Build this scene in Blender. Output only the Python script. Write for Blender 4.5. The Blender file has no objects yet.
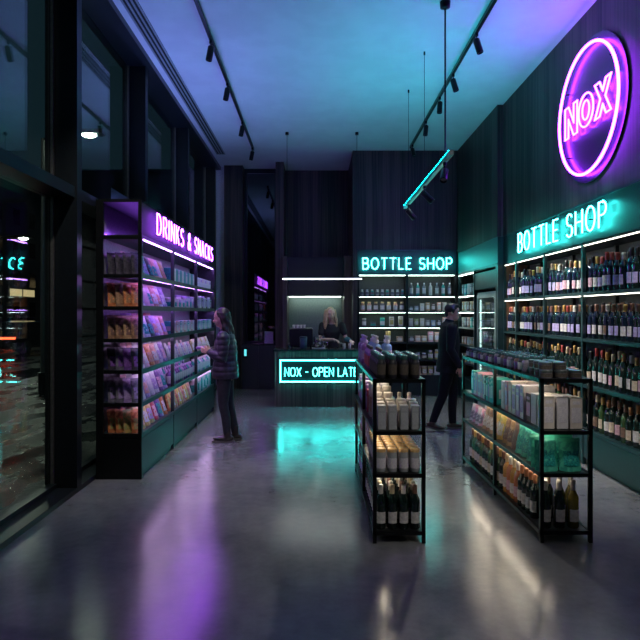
import bpy, bmesh, math, random
from mathutils import Vector, Matrix
random.seed(7)
PI = math.pi
SC = bpy.context.scene
COL = SC.collection

# ---------------------------------------------------------------- materials
MATS = {}
def _new(name):
    m = bpy.data.materials.new(name); m.use_nodes = True
    nt = m.node_tree
    b = nt.nodes.get('Principled BSDF')
    return m, nt, b

def mat(name, col, rough=0.5, metal=0.0, col2=None, scale=40.0, bump=0.0, spec=0.5, coat=0.0, trans=0.0, stretch=(1, 1, 1), lo=0.42, hi=0.6):
    """procedural surface: two close tones mixed by noise"""
    if name in MATS: return MATS[name]
    m, nt, b = _new(name)
    if col2 is None: col2 = tuple(c * 0.82 for c in col)
    tc = nt.nodes.new('ShaderNodeTexCoord')
    mp = nt.nodes.new('ShaderNodeMapping'); mp.inputs['Scale'].default_value = stretch
    nz = nt.nodes.new('ShaderNodeTexNoise'); nz.inputs['Scale'].default_value = scale; nz.inputs['Detail'].default_value = 3
    rp = nt.nodes.new('ShaderNodeValToRGB')
    rp.color_ramp.elements[0].position = lo; rp.color_ramp.elements[1].position = hi
    rp.color_ramp.elements[0].color = (*col2, 1); rp.color_ramp.elements[1].color = (*col, 1)
    nt.links.new(tc.outputs['Object'], mp.inputs['Vector']); nt.links.new(mp.outputs[0], nz.inputs['Vector'])
    nt.links.new(nz.outputs['Fac'], rp.inputs['Fac']); nt.links.new(rp.outputs['Color'], b.inputs['Base Color'])
    b.inputs['Roughness'].default_value = rough; b.inputs['Metallic'].default_value = metal
    b.inputs['Specular IOR Level'].default_value = spec
    b.inputs['Coat Weight'].default_value = coat; b.inputs['Coat Roughness'].default_value = 0.08
    b.inputs['Transmission Weight'].default_value = trans
    if bump:
        bp = nt.nodes.new('ShaderNodeBump'); bp.inputs['Strength'].default_value = bump; bp.inputs['Distance'].default_value = 0.01
        nt.links.new(nz.outputs['Fac'], bp.inputs['Height']); nt.links.new(bp.outputs['Normal'], b.inputs['Normal'])
    MATS[name] = m
    return m

def emit(name, col, strength):
    if name in MATS: return MATS[name]
    m, nt, b = _new(name)
    b.inputs['Base Color'].default_value = (*[min(1, c) for c in col], 1)
    b.inputs['Emission Color'].default_value = (*col, 1)
    b.inputs['Emission Strength'].default_value = strength
    MATS[name] = m
    return m

def wood_mat(name, c1, c2, pitch=0.11):
    m, nt, b = _new(name)
    N = nt.nodes.new; Lk = nt.links.new
    tc = N('ShaderNodeTexCoord'); sep = N('ShaderNodeSeparateXYZ'); Lk(tc.outputs['Object'], sep.inputs[0])
    ad = N('ShaderNodeMath'); ad.operation = 'ADD'; Lk(sep.outputs['X'], ad.inputs[0]); Lk(sep.outputs['Y'], ad.inputs[1])
    # per plank tone
    dv = N('ShaderNodeMath'); dv.operation = 'DIVIDE'; Lk(ad.outputs[0], dv.inputs[0]); dv.inputs[1].default_value = pitch
    fl = N('ShaderNodeMath'); fl.operation = 'FLOOR'; Lk(dv.outputs[0], fl.inputs[0])
    wn = N('ShaderNodeTexWhiteNoise'); wn.noise_dimensions = '1D'; Lk(fl.outputs[0], wn.inputs['W'])
    mp = N('ShaderNodeMapping'); mp.inputs['Scale'].default_value = (38, 38, 0.7); Lk(tc.outputs['Object'], mp.inputs['Vector'])
    nz = N('ShaderNodeTexNoise'); nz.inputs['Scale'].default_value = 1.0; nz.inputs['Detail'].default_value = 4; Lk(mp.outputs[0], nz.inputs['Vector'])
    mx = N('ShaderNodeMath'); mx.operation = 'MULTIPLY_ADD'; Lk(wn.outputs['Value'], mx.inputs[0]); mx.inputs[1].default_value = 0.35; Lk(nz.outputs['Fac'], mx.inputs[2])
    rp = N('ShaderNodeValToRGB'); rp.color_ramp.elements[0].position = 0.45; rp.color_ramp.elements[1].position = 1.0
    rp.color_ramp.elements[0].color = (*c1, 1); rp.color_ramp.elements[1].color = (*c2, 1)
    Lk(mx.outputs[0], rp.inputs['Fac']); Lk(rp.outputs['Color'], b.inputs['Base Color'])
    fr = N('ShaderNodeMath'); fr.operation = 'FRACT'; Lk(dv.outputs[0], fr.inputs[0])
    gt = N('ShaderNodeMath'); gt.operation = 'GREATER_THAN'; Lk(fr.outputs[0], gt.inputs[0]); gt.inputs[1].default_value = 0.08
    sm = N('ShaderNodeMath'); sm.operation = 'MULTIPLY_ADD'; Lk(nz.outputs['Fac'], sm.inputs[0]); sm.inputs[1].default_value = 0.25; Lk(gt.outputs[0], sm.inputs[2])
    bp = N('ShaderNodeBump'); bp.inputs['Strength'].default_value = 0.5; bp.inputs['Distance'].default_value = 0.01
    Lk(sm.outputs[0], bp.inputs['Height']); Lk(bp.outputs['Normal'], b.inputs['Normal'])
    b.inputs['Roughness'].default_value = 0.5
    MATS[name] = m
    return m

def concrete_mat():
    m, nt, b = _new('polished_concrete')
    N = nt.nodes.new; Lk = nt.links.new
    tc = N('ShaderNodeTexCoord')
    n1 = N('ShaderNodeTexNoise'); n1.inputs['Scale'].default_value = 1.1; n1.inputs['Detail'].default_value = 9; n1.inputs['Roughness'].default_value = 0.65
    n2 = N('ShaderNodeTexNoise'); n2.inputs['Scale'].default_value = 9; n2.inputs['Detail'].default_value = 8; n2.inputs['Roughness'].default_value = 0.7
    Lk(tc.outputs['Object'], n1.inputs['Vector']); Lk(tc.outputs['Object'], n2.inputs['Vector'])
    mx = N('ShaderNodeMix'); mx.data_type = 'FLOAT'; mx.inputs[0].default_value = 0.35
    Lk(n1.outputs['Fac'], mx.inputs[2]); Lk(n2.outputs['Fac'], mx.inputs[3])
    rp = N('ShaderNodeValToRGB'); rp.color_ramp.elements[0].position = 0.36; rp.color_ramp.elements[1].position = 0.66
    rp.color_ramp.elements[0].color = (0.10, 0.104, 0.112, 1); rp.color_ramp.elements[1].color = (0.20, 0.20, 0.208, 1)
    Lk(mx.outputs[0], rp.inputs['Fac']); Lk(rp.outputs['Color'], b.inputs['Base Color'])
    rr = N('ShaderNodeMapRange'); rr.inputs['From Min'].default_value = 0.3; rr.inputs['From Max'].default_value = 0.7
    rr.inputs['To Min'].default_value = 0.11; rr.inputs['To Max'].default_value = 0.25
    Lk(mx.outputs[0], rr.inputs['Value']); Lk(rr.outputs[0], b.inputs['Roughness'])
    bp = N('ShaderNodeBump'); bp.inputs['Strength'].default_value = 0.06; bp.inputs['Distance'].default_value = 0.02
    Lk(n2.outputs['Fac'], bp.inputs['Height']); Lk(bp.outputs['Normal'], b.inputs['Normal'])
    b.inputs['Specular IOR Level'].default_value = 0.9
    MATS['floor'] = m
    return m

def wet_mat(name='wet_asphalt', c1=(0.010, 0.012, 0.012), c2=(0.06, 0.065, 0.06), sc=1.0):
    m, nt, b = _new(name)
    N = nt.nodes.new; Lk = nt.links.new
    tc = N('ShaderNodeTexCoord')
    mp = N('ShaderNodeMapping'); mp.inputs['Scale'].default_value = (1.0, 0.45, 1); mp.inputs['Rotation'].default_value = (0, 0, 0.5); Lk(tc.outputs['Object'], mp.inputs['Vector'])
    n1 = N('ShaderNodeTexNoise'); n1.inputs['Scale'].default_value = sc; n1.inputs['Detail'].default_value = 6; Lk(mp.outputs[0], n1.inputs['Vector'])
    n2 = N('ShaderNodeTexNoise'); n2.inputs['Scale'].default_value = 26; n2.inputs['Detail'].default_value = 8; Lk(tc.outputs['Object'], n2.inputs['Vector'])
    rp = N('ShaderNodeValToRGB'); rp.color_ramp.elements[0].position = 0.44; rp.color_ramp.elements[1].position = 0.56
    rp.color_ramp.elements[0].color = (*c1, 1); rp.color_ramp.elements[1].color = (*c2, 1)
    Lk(n1.outputs['Fac'], rp.inputs['Fac']); Lk(rp.outputs['Color'], b.inputs['Base Color'])
    rr = N('ShaderNodeMapRange'); rr.inputs['From Min'].default_value = 0.42; rr.inputs['From Max'].default_value = 0.58
    rr.inputs['To Min'].default_value = 0.08; rr.inputs['To Max'].default_value = 0.45
    Lk(n1.outputs['Fac'], rr.inputs['Value']); Lk(rr.outputs[0], b.inputs['Roughness'])
    bp = N('ShaderNodeBump'); bp.inputs['Strength'].default_value = 0.6; bp.inputs['Distance'].default_value = 0.03
    Lk(n2.outputs['Fac'], bp.inputs['Height']); Lk(bp.outputs['Normal'], b.inputs['Normal'])
    MATS[name] = m
    return m

def glass_mat(name='window_glass', tint=(0.86, 0.93, 0.92), ior=1.65):
    m, nt, b = _new(name)
    N = nt.nodes.new; Lk = nt.links.new
    nt.nodes.remove(b)
    out = nt.nodes.get('Material Output')
    tr = N('ShaderNodeBsdfTransparent'); tr.inputs[0].default_value = (*tint, 1)
    gl = N('ShaderNodeBsdfGlossy'); gl.inputs['Roughness'].default_value = 0.0; gl.inputs['Color'].default_value = (1, 1, 1, 1)
    ge = N('ShaderNodeNewGeometry'); dt = N('ShaderNodeVectorMath'); dt.operation = 'DOT_PRODUCT'
    Lk(ge.outputs['Incoming'], dt.inputs[0]); Lk(ge.outputs['Normal'], dt.inputs[1])
    ab = N('ShaderNodeMath'); ab.operation = 'ABSOLUTE'; Lk(dt.outputs['Value'], ab.inputs[0])
    om = N('ShaderNodeMath'); om.operation = 'SUBTRACT'; om.inputs[0].default_value = 1.0; Lk(ab.outputs[0], om.inputs[1])
    pw = N('ShaderNodeMath'); pw.operation = 'POWER'; Lk(om.outputs[0], pw.inputs[0]); pw.inputs[1].default_value = 5.0
    f0 = ((ior - 1) / (ior + 1)) ** 2
    fr = N('ShaderNodeMath'); fr.operation = 'MULTIPLY_ADD'; Lk(pw.outputs[0], fr.inputs[0]); fr.inputs[1].default_value = 1 - f0; fr.inputs[2].default_value = f0
    mx = N('ShaderNodeMixShader'); Lk(fr.outputs[0], mx.inputs[0]); Lk(tr.outputs[0], mx.inputs[1]); Lk(gl.outputs[0], mx.inputs[2])
    Lk(mx.outputs[0], out.inputs['Surface'])
    MATS[name] = m
    return m

def print_mat(name, a, b_, sc=22):
    fine = sc > 40
    return mat(name, a, 0.38, 0, b_, 95 if fine else sc, 0.0, lo=0.38 if fine else 0.46, hi=0.62 if fine else 0.54)

BLK = mat('black_metal', (0.012, 0.014, 0.016), 0.35, 0.6, spec=0.4)
FRM = mat('window_frame_metal', (0.010, 0.014, 0.017), 0.35, 0.3)
TEALM = mat('dark_teal_cabinet', (0.011, 0.034, 0.040), 0.36, 0.1)
RACKM = mat('dark_rack_panel', (0.018, 0.026, 0.034), 0.4, 0.1)
WHITEP = mat('ceiling_plaster', (0.72, 0.72, 0.74), 0.85, 0, (0.68, 0.68, 0.70), 3)
PIER = mat('pier_plaster', (0.68, 0.72, 0.74), 0.8)
WOOD = wood_mat('dark_stained_wood', (0.008, 0.006, 0.006), (0.095, 0.060, 0.055))
WOOD2 = wood_mat('niche_jamb_wood', (0.05, 0.035, 0.035), (0.13, 0.095, 0.09), 0.3)
CONC = concrete_mat(); WET = wet_mat(); GLASS = glass_mat()
PAVE = wet_mat('wet_paving', (0.010, 0.012, 0.012), (0.055, 0.06, 0.055), 2.6)
LEDW = emit('led_white', (0.74, 1.0, 0.90), 7)
LEDF = emit('led_fridge', (0.74, 1.0, 0.95), 1.0)
LEDWARM = emit('led_neutral', (1.0, 0.93, 0.80), 2.6)
LEDN = emit('led_niche', (0.78, 1.0, 0.86), 9)
LEDP = emit('led_purple', (0.52, 0.22, 1.0), 9)
NEONT = emit('neon_teal_tube', (0.048, 1.0, 0.92), 11.0)
NEONP = emit('neon_purple_tube', (0.29, 0.022, 1.0), 19.0)
NEONPW = emit('neon_pale_purple_tube', (0.36, 0.055, 1.0), 10.0)

# ---------------------------------------------------------------- mesh helper
class MB:
    def __init__(s): s.v = []; s.f = []; s.sm = []
    def add(s, vs, fs, smooth=False):
        o = len(s.v); s.v += [tuple(v) for v in vs]
        s.f += [tuple(i + o for i in f) for f in fs]; s.sm += [smooth] * len(fs)
        return s
    def box(s, x0, x1, y0, y1, z0, z1, M=None):
        vs = [Vector((x, y, z)) for x in (x0, x1) for y in (y0, y1) for z in (z0, z1)]
        if M: vs = [M @ v for v in vs]
        return s.add(vs, [(0, 1, 3, 2), (4, 6, 7, 5), (0, 4, 5, 1), (2, 3, 7, 6), (0, 2, 6, 4), (1, 5, 7, 3)])
    def rbox(s, x0, x1, y0, y1, z0, z1, c=0.004):
        """box with chamfered vertical edges and top/bottom edges"""
        def ring(d, z):
            return [(x0 + d + c, y0 + d, z), (x1 - d - c, y0 + d, z), (x1 - d, y0 + d + c, z), (x1 - d, y1 - d - c, z),
                    (x1 - d - c, y1 - d, z), (x0 + d + c, y1 - d, z), (x0 + d, y1 - d - c, z), (x0 + d, y0 + d + c, z)]
        R = [ring(c, z0), ring(0, z0 + c), ring(0, z1 - c), ring(c, z1)]
        vs = [p for r in R for p in r]; fs = [tuple(range(7, -1, -1)), tuple(24 + i for i in range(8))]
        for k in range(3):
            for i in range(8):
                j = (i + 1) % 8; fs.append((k * 8 + i, k * 8 + j, k * 8 + 8 + j, k * 8 + 8 + i))
        return s.add(vs, fs)
    def cyl(s, p0, p1, r, n=10, r1=None, smooth=True):
        p0 = Vector(p0); p1 = Vector(p1); d = (p1 - p0).normalized(); r1 = r if r1 is None else r1
        u = d.orthogonal().normalized(); w = d.cross(u)
        A = [p0 + (u * math.cos(2 * PI * i / n) + w * math.sin(2 * PI * i / n)) * r for i in range(n)]
        B = [p1 + (u * math.cos(2 * PI * i / n) + w * math.sin(2 * PI * i / n)) * r1 for i in range(n)]
        s.add(A + B, [(i, (i + 1) % n, n + (i + 1) % n, n + i) for i in range(n)], smooth)
        s.add(A, [tuple(range(n - 1, -1, -1))]); s.add(B, [tuple(range(n))])
        return s
    def lathe(s, prof, n=12, a0=0.0, a1=2 * PI, c=(0, 0)):
        full = abs(a1 - a0 - 2 * PI) < 1e-6
        m = n if full else n + 1
        vs = []
        for r, z in prof:
            for i in range(m):
                a = a0 + (a1 - a0) * i / n
                vs.append((c[0] + r * math.cos(a), c[1] + r * math.sin(a), z))
        fs = []
        for k in range(len(prof) - 1):
            for i in range(n):
                j = (i + 1) % m
                fs.append((k * m + i, k * m + j, (k + 1) * m + j, (k + 1) * m + i))
        s.add(vs, fs, True)
        if full:
            if prof[0][0] > 1e-5: s.add(vs[:m], [tuple(range(m - 1, -1, -1))])
            if prof[-1][0] > 1e-5: s.add(vs[-m:], [tuple(range(m))])
        return s
    def tube(s, pts, r, nrm, closed=False, n=6):
        """round tube along a planar polyline, nrm = plane normal"""
        pts = [Vector(p) for p in pts]; nrm = Vector(nrm).normalized(); L = len(pts); vs = []
        for i, p in enumerate(pts):
            a = pts[(i - 1) % L] if (closed or i > 0) else None
            b = pts[(i + 1) % L] if (closed or i < L - 1) else None
            t1 = (p - a).normalized() if a is not None else (b - p).normalized()
            t2 = (b - p).normalized() if b is not None else t1
            t = (t1 + t2); t = t.normalized() if t.length > 1e-6 else t1
            sd = t.cross(nrm).normalized()
            k = 1 / max(0.5, abs(t.dot(t1)))
            for j in range(n):
                an = 2 * PI * j / n
                vs.append(p + sd * math.cos(an) * r * k + nrm * math.sin(an) * r)
        fs = []
        for i in range(L if closed else L - 1):
            i2 = (i + 1) % L
            for j in range(n):
                j2 = (j + 1) % n; fs.append((i * n + j, i * n + j2, i2 * n + j2, i2 * n + j))
        s.add(vs, fs, True)
        if not closed:
            s.add(vs[:n], [tuple(range(n))]); s.add(vs[-n:], [tuple(range(n - 1, -1, -1))])
        return s
    def ell(s, c, r, n=10, m=8, M=None):
        vs = []; fs = []
        for k in range(m + 1):
            th = PI * k / m
            for i in range(n):
                ph = 2 * PI * i / n
                v = Vector((r[0] * math.sin(th) * math.cos(ph), r[1] * math.sin(th) * math.sin(ph), r[2] * math.cos(th)))
                if M: v = M @ v
                vs.append(Vector(c) + v)
        for k in range(m):
            for i in range(n):
                j = (i + 1) % n; fs.append((k * n + i, (k + 1) * n + i, (k + 1) * n + j, k * n + j))
        return s.add(vs, fs, True)
    def mesh(s, name, material):
        me = bpy.data.meshes.new(name); me.from_pydata(s.v, [], s.f)
        me.polygons.foreach_set('use_smooth', s.sm)
        if material: me.materials.append(material)
        bm = bmesh.new(); bm.from_mesh(me); bmesh.ops.recalc_face_normals(bm, faces=bm.faces); bm.to_mesh(me); bm.free()
        me.update(); return me
    def build(s, name, material, parent=None, loc=None):
        o = bpy.data.objects.new(name, s.mesh(name, material)); COL.objects.link(o)
        if parent: o.parent = parent
        if loc: o.location = loc
        return o

def tag(o, label=None, cat=None, group=None, kind=None):
    if label: o['label'] = label
    if cat: o['category'] = cat
    if group: o['group'] = group
    if kind: o['kind'] = kind
    return o
def empty(name, loc=(0, 0, 0), rz=0.0):
    e = bpy.data.objects.new(name, None); COL.objects.link(e); e.location = loc; e.rotation_euler = (0, 0, rz); e.empty_display_size = 0.1
    return e
def struct(name, mb, m, parent=None):
    o = mb.build(name, m, parent)
    if not parent: o['kind'] = 'structure'
    return o
def B(*a): return MB().box(*a)

KIDS = {}
def proto(o, kids):
    KIDS[o.name] = kids; return o
USED = set()
def place(key, loc, rz, label, group, cat, tilt=(0, 0), scale=None):
    """first use moves the prototype itself, afterwards copies it with its parts"""
    root, kids = PROTO[key]
    if key in USED:
        r = root.copy(); COL.objects.link(r)
        for k in kids:
            c = k.copy(); COL.objects.link(c); c.parent = r
    else:
        USED.add(key); r = root
        COL.objects.link(r)
        for k in kids: COL.objects.link(k)
    r.location = (loc[0], loc[1], loc[2] + .0016); r.rotation_euler = (tilt[0], tilt[1], rz)
    r.scale = scale or (1, 1, 1)
    if 'label' in r: del r['label']
    tag(r, label, cat, group)
    return r
PROTO = {}
def defproto(key, name, rootmesh, parts):
    r = bpy.data.objects.new(name, rootmesh)
    ks = []
    for pn, pm in parts:
        k = bpy.data.objects.new(pn, pm); k.parent = r; ks.append(k)
    PROTO[key] = (r, ks)
    return key

ORD = ['first', 'second', 'third', 'fourth', 'fifth', 'sixth', 'seventh', 'eighth', 'ninth', 'tenth', 'eleventh', 'twelfth', 'thirteenth',
       'fourteenth', 'fifteenth', 'sixteenth', 'seventeenth', 'eighteenth', 'nineteenth', 'twentieth', 'twenty-first', 'twenty-second', 'twenty-third', 'twenty-fourth']

# ---------------------------------------------------------------- the shell
H = 4.80
XG = -2.38      # glass plane
XI = -2.15      # inner edge of window fins
XR = 2.855      # shop side of the wall of bottles
struct('floor', B(-2.45, 3.4, -3.0, 13.3, -0.12, 0.0), CONC)
struct('ceiling', B(-2.07, 3.4, -3.0, 13.3, H, H + 0.15), WHITEP)
struct('wall_right', B(XR, 3.4, -3.0, 8.93, 2.80, H), WOOD)
struct('wall_right_recess', B(3.27, 3.4, -3.0, 8.93, 0, 2.80), TEALM)
struct('wall_right_return', B(2.77, 3.4, 8.93, 11.45, 2.79, H), WOOD)
struct('wall_right_corner', B(3.2, 3.4, 8.93, 11.45, 0, 2.79), TEALM)
struct('wall_back', B(-0.86, 0.72, 13.05, 13.2, 0, H), WOOD)
struct('wall_back_block', MB().box(0.72, 3.4, 11.45, 13.2, 2.86, H).box(0.72, 0.80, 11.42, 13.05, 0, 2.86).box(0.80, 3.4, 11.85, 13.2, 0, 2.86), WOOD)
struct('wall_back_pier', B(-2.45, -1.98, 12.75, 13.2, 0, H), PIER)
struct('wall_back_column', B(-1.98, -1.58, 12.6, 13.2, 0, H), WOOD)
struct('wall_back_post', B(-0.85, -0.68, 12.3, 13.05, 0, H), WOOD)
struct('wall_front', B(-2.45, 3.4, -3.15, -3.0, 0, H), WOOD)
BLKGLASS = mat('black_door_glass', (0.004, 0.006, 0.008), 0.02, 0, spec=1.0)
d1 = tag(empty('door_1', (-1.23, 12.9, 0)), kind='structure')
B(-0.35, 0.35, 0.05, 0.08, 0.98, H).build('door_pane', BLKGLASS, d1)
MB().box(-0.35, -0.29, 0, 0.1, 0, H).box(0.32, 0.38, 0, 0.1, 0, H).box(-0.29, 0.32, 0, 0.1, H - .1, H).box(-0.29, 0.32, 0, 0.1, 0.96, 1.0).build('door_frame', FRM, d1)
# ceiling slot diffuser
g = empty('ceiling_vent', (-1.90, 3.0, H)); tag(g, 'long black slot air diffuser running along the window side of the ceiling', 'vent')
B(-0.085, 0.085, -3, 8.7, -0.006, -0.001).build('backing', mat('vent_void', (0.005, 0.006, 0.008), 0.8), g)
for k in range(4):
    B(-0.085 + k * 0.05, -0.085 + k * 0.05 + 0.02, -3, 8.7, -0.014, -0.006).build('vent_slat', mat('vent_rail', (0.30, 0.31, 0.33), 0.6), g)

# glass front on the street side
FY = [0.9, 3.1, 5.34, 7.45, 9.9, 12.55]
TH = 0.075
wi = 1
fins = [-1.3] + FY
struct('trim_1', MB().box(XG - 0.09, XI + 0.08, -3.0, 13.0, H - 0.07, H + 0.1), FRM)
struct('trim_2', MB().box(XG - 0.05, XI, -3.0, 12.75, 0.0, 0.045).box(XG - 0.03, XG + 0.05, -3.0, 12.75, 0.045, 0.085), FRM)
for i, y in enumerate(fins):
    struct('trim_%d' % (i + 3), MB().box(XG - 0.06, XI, y - TH, y + TH * 0.4, 0.045, H - 0.07), FRM)
for i in range(len(fins) - 1):
    y0, y1 = fins[i] + TH * 0.4, fins[i + 1] - TH
    w = tag(empty('window_%d' % (i + 1), (XG, (y0 + y1) / 2, 0)), kind='structure')
    h = (y1 - y0) / 2
    B(-0.006, 0.006, -h + .01, h - .01, 0.085, 2.66).build('window_pane', GLASS, w)
    B(-0.006, 0.006, -h + .01, h - .01, 2.76, H - 0.07).build('window_pane', GLASS, w)
    MB().box(-0.05, XI - XG - 0.02, -h, h, 2.66, 2.76).build('window_frame', FRM, w)
    MB().box(0.006, 0.03, h - 0.035, h - 0.012, 0.09, 2.66).box(0.006, 0.03, h - 0.035, h - 0.012, 2.76, H - .07).build('window_bead', mat('bead_metal', (0.25, 0.24, 0.22), 0.3, 0.8), w)

# ---------------------------------------------------------------- neon lettering
def arc(cx, cy, rx, ry, a0, a1, n=10):
    return [(cx + rx * math.cos(math.radians(a0 + (a1 - a0) * i / n)), cy + ry * math.sin(math.radians(a0 + (a1 - a0) * i / n))) for i in range(n + 1)]
G = {
 'B': (.62, [([(0, 0), (0, 1), (.34, 1)] + arc(.34, .765, .24, .235, 90, -90, 8) + [(0, .53)], False), ([(0, .53), (.36, .53)] + arc(.36, .265, .26, .265, 90, -90, 8) + [(0, 0)], False)]),
 'O': (.80, [(arc(.40, .5, .40, .5, 0, 345, 22), True)]),
 'T': (.66, [([(0, 1), (.66, 1)], False), ([(.33, 1), (.33, 0)], False)]),
 'L': (.50, [([(0, 1), (0, 0), (.5, 0)], False)]),
 'E': (.54, [([(.54, 1), (0, 1), (0, 0), (.54, 0)], False), ([(0, .52), (.46, .52)], False)]),
 'S': (.60, [(arc(.30, .745, .27, .255, 28, 262, 12) + arc(.30, .25, .30, .25, 82, -152, 12), False)]),
 'H': (.66, [([(0, 0), (0, 1)], False), ([(.66, 0), (.66, 1)], False), ([(0, .52), (.66, .52)], False)]),
 'P': (.60, [([(0, 0), (0, 1), (.34, 1)] + arc(.34, .745, .26, .255, 90, -90, 8) + [(0, .49)], False)]),
 'N': (.66, [([(0, 0), (0, 1), (.66, 0), (.66, 1)], False)]),
 'X': (.64, [([(0, 0), (.64, 1)], False), ([(0, 1), (.64, 0)], False)]),
 'A': (.70, [([(0, 0), (.35, 1), (.70, 0)], False), ([(.12, .34), (.58, .34)], False)]),
 'D': (.68, [([(0, 0), (0, 1), (.26, 1)] + arc(.26, .5, .42, .5, 90, -90, 12) + [(0, 0)], False)]),
 'R': (.62, [([(0, 0), (0, 1), (.34, 1)] + arc(.34, .745, .26, .255, 90, -90, 8) + [(0, .49)], False), ([(.32, .49), (.62, 0)], False)]),
 'I': (.02, [([(0, 0), (0, 1)], False)]),
 'K': (.60, [([(0, 0), (0, 1)], False), ([(.58, 1), (.0, .42)], False), ([(.2, .6), (.6, 0)], False)]),
 'C': (.72, [(arc(.40, .5, .40, .5, 48, 312, 16), False)]),
 '&': (.70, [([(.70, 0), (.2, .62), (.15, .80), (.22, .95), (.35, 1), (.48, .94), (.50, .79), (.38, .63), (.1, .42), (.02, .23), (.1, .06), (.28, 0), (.46, .08), (.64, .42)], False)]),
 '-': (.36, [([(0, .5), (.36, .5)], False)]),
}
def neon_text(sign, text, origin, u, nrm, width, h, r, m, gap=.34, name='neon_letter'):
    """single-stroke tube letters; origin = lower start, u = reading direction"""
    tot = 0
    for i, ch in enumerate(text): tot += .30 if ch == ' ' else G[ch][0]
    tot += gap * (len(text) - 1)
    sx = (width) / tot
    o = Vector(origin) - Vector(sign.location); u = Vector(u); x = 0
    for ch in text:
        if ch == ' ': x += .30 + gap; continue
        w, paths = G[ch]; mb = MB()
        for pts, cl in paths:
            mb.tube([o + u * (x + px) * sx + Vector((0, 0, py * h)) for px, py in pts], r, nrm, cl)
        mb.build(name, m, sign)
        x += w + gap
def standoffs(sign, pts, nrm, m=None):
    pass
# ---------------------------------------------------------------- wall of bottles on the street-opposite side
def shelving(name, label, x0, x1, y0, y1, m, axis):
    pass
SH_R = [2.36, 1.84, 1.35, 0.86, 0.39]
RY = [2.9, 4.05, 5.10, 6.28, 7.33, 8.36, 8.90]
struct('wall_right_lower', B(XR, 3.27, -3.0, 2.86, 0, 2.80), WOOD)
t = tag(empty('wall_shelving', (2.86, 6.0, 0)), 'long built-in dark teal wall shelving filled with wine bottles under a bottle shop sign', 'shelving')
B(0, 0.02, -3.12, 2.92, 2.385, 2.795).build('header_panel', TEALM, t)
MB().box(-0.012, 0, -3.12, 2.92, 2.78, 2.80).box(-0.012, 0.0, -3.12, 2.92, 2.365, 2.385).build('header_trim', TEALM, t)
B(0.385, 0.40, -3.1, 2.9, 0.0, 2.78).build('back_panel', mat('shelf_back_grey_green', (0.15, 0.19, 0.19), 0.55), t)
B(0.0, 0.38, -3.1, 2.9, 2.345, 2.37).build('shelf', TEALM, t)
for z in SH_R[1:]:
    B(-0.005, 0.38, -3.1, 2.9, z - 0.035, z).build('shelf', TEALM, t)
for y in RY:
    yy = y - 6.0
    B(-0.008, 0.03, yy - 0.019, yy + 0.019, 0.0, 2.37).build('upright', TEALM, t)
    B(0.345, 0.385, yy - 0.019, yy + 0.019, 0.39, 2.36).build('rear_upright', RACKM, t)
b0 = MB()
b0.box(0.05, 0.37, -3.1, 2.9, 0, 0.07); b0.box(0.02, 0.38, -3.1, 2.9, 0.07, 0.355)
b0.build('base_cabinet', TEALM, t)
for i in range(len(RY) - 1):
    a, c = RY[i] - 6.0 + .022, RY[i + 1] - 6.0 - .022
    B(0.0, 0.02, a, c, 0.08, 0.35).build('cabinet_door', TEALM, t)
    for z, on in ((2.345, LEDWARM), (1.805, LEDWARM)):
        B(0.006, 0.020, a, c, z - 0.009, z - 0.001).build('led_strip', on, t)
B(0.03, 0.345, 2.885, 2.9, 0.39, 2.36).build('end_panel', mat('shelf_end_oak', (0.22, 0.12, 0.07), 0.5, 0, (0.14, 0.075, 0.045), 12, stretch=(1, 1, 12)), t)
s = tag(empty('neon_sign', (2.80, 6.9, 2.46)), 'teal neon tube sign reading BOTTLE SHOP above the wall of wine bottles', 'sign', 'teal bottle shop signs')
neon_text(s, 'BOTTLE SHOP', (2.80, 8.10, 2.46), (0, -1, 0), (1, 0, 0), 2.45, 0.25, 0.0085, NEONT)
for yy in (0.9, 0.1, -0.9): MB().cyl((0, yy, .12), (.055, yy, .12), .006).cyl((0, yy + .13, .01), (.055, yy + .13, .01), .006).build('standoff', BLK, s)

# corner bay with fridge
t = tag(empty('corner_shelving', (2.77, 10.2, 0)), 'narrow corner shelving bay beside the glass door fridge with lit ledges', 'shelving')
B(0, 0.02, -1.27, 1.22, 2.385, 2.785).build('header_panel', mat('teal_glow_panel', (0.05, 0.16, 0.16), 0.42), t)  # lighter teal carries the neon sign's glow in its colour
B(-0.01, 0.0, -1.27, 1.22, 2.355, 2.385).build('header_trim', TEALM, t)
B(0.02, 0.42, -1.25, 1.2, 2.34, 2.37).build('shelf', TEALM, t)
for y in (-1.25, -1.20, 0.06, 1.2): B(0, 0.05, y - .02, y + .02, 0, 2.37).build('upright', TEALM, t)
B(0.0, 0.085, -1.29, -1.27, 0, 2.785).build('side_panel', TEALM, t)
B(0.38, 0.40, 0.06, 1.2, 0.3, 2.37).build('back_panel', mat('bay_back_taupe', (0.16, 0.135, 0.11), 0.6), t)
B(0.02, 0.4, 0.06, 0.08, 0.3, 2.37).build('side_panel', RACKM, t)
B(0.01, 0.4, -1.18, 0.04, 2.02, 2.3).build('bulkhead_panel', RACKM, t)
CBZ = [1.96, 1.66, 1.355, 1.03, 0.70, 0.40]
for z in CBZ:
    B(0.0, 0.38, 0.08, 1.18, z - 0.03, z).build('shelf', TEALM, t)
for z in (2.34, 1.93, 1.63):
    B(0.01, 0.025, 0.09, 1.17, z - 0.012, z - 0.001).build('led_strip', LEDW, t)
B(0.02, 0.4, 0.08, 1.18, 0, 0.36).build('base_cabinet', TEALM, t)
f = tag(empty('drinks_fridge', (2.79, 9.62, 0)), 'tall glass door drinks fridge with lit interior standing in the corner', 'fridge')
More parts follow.
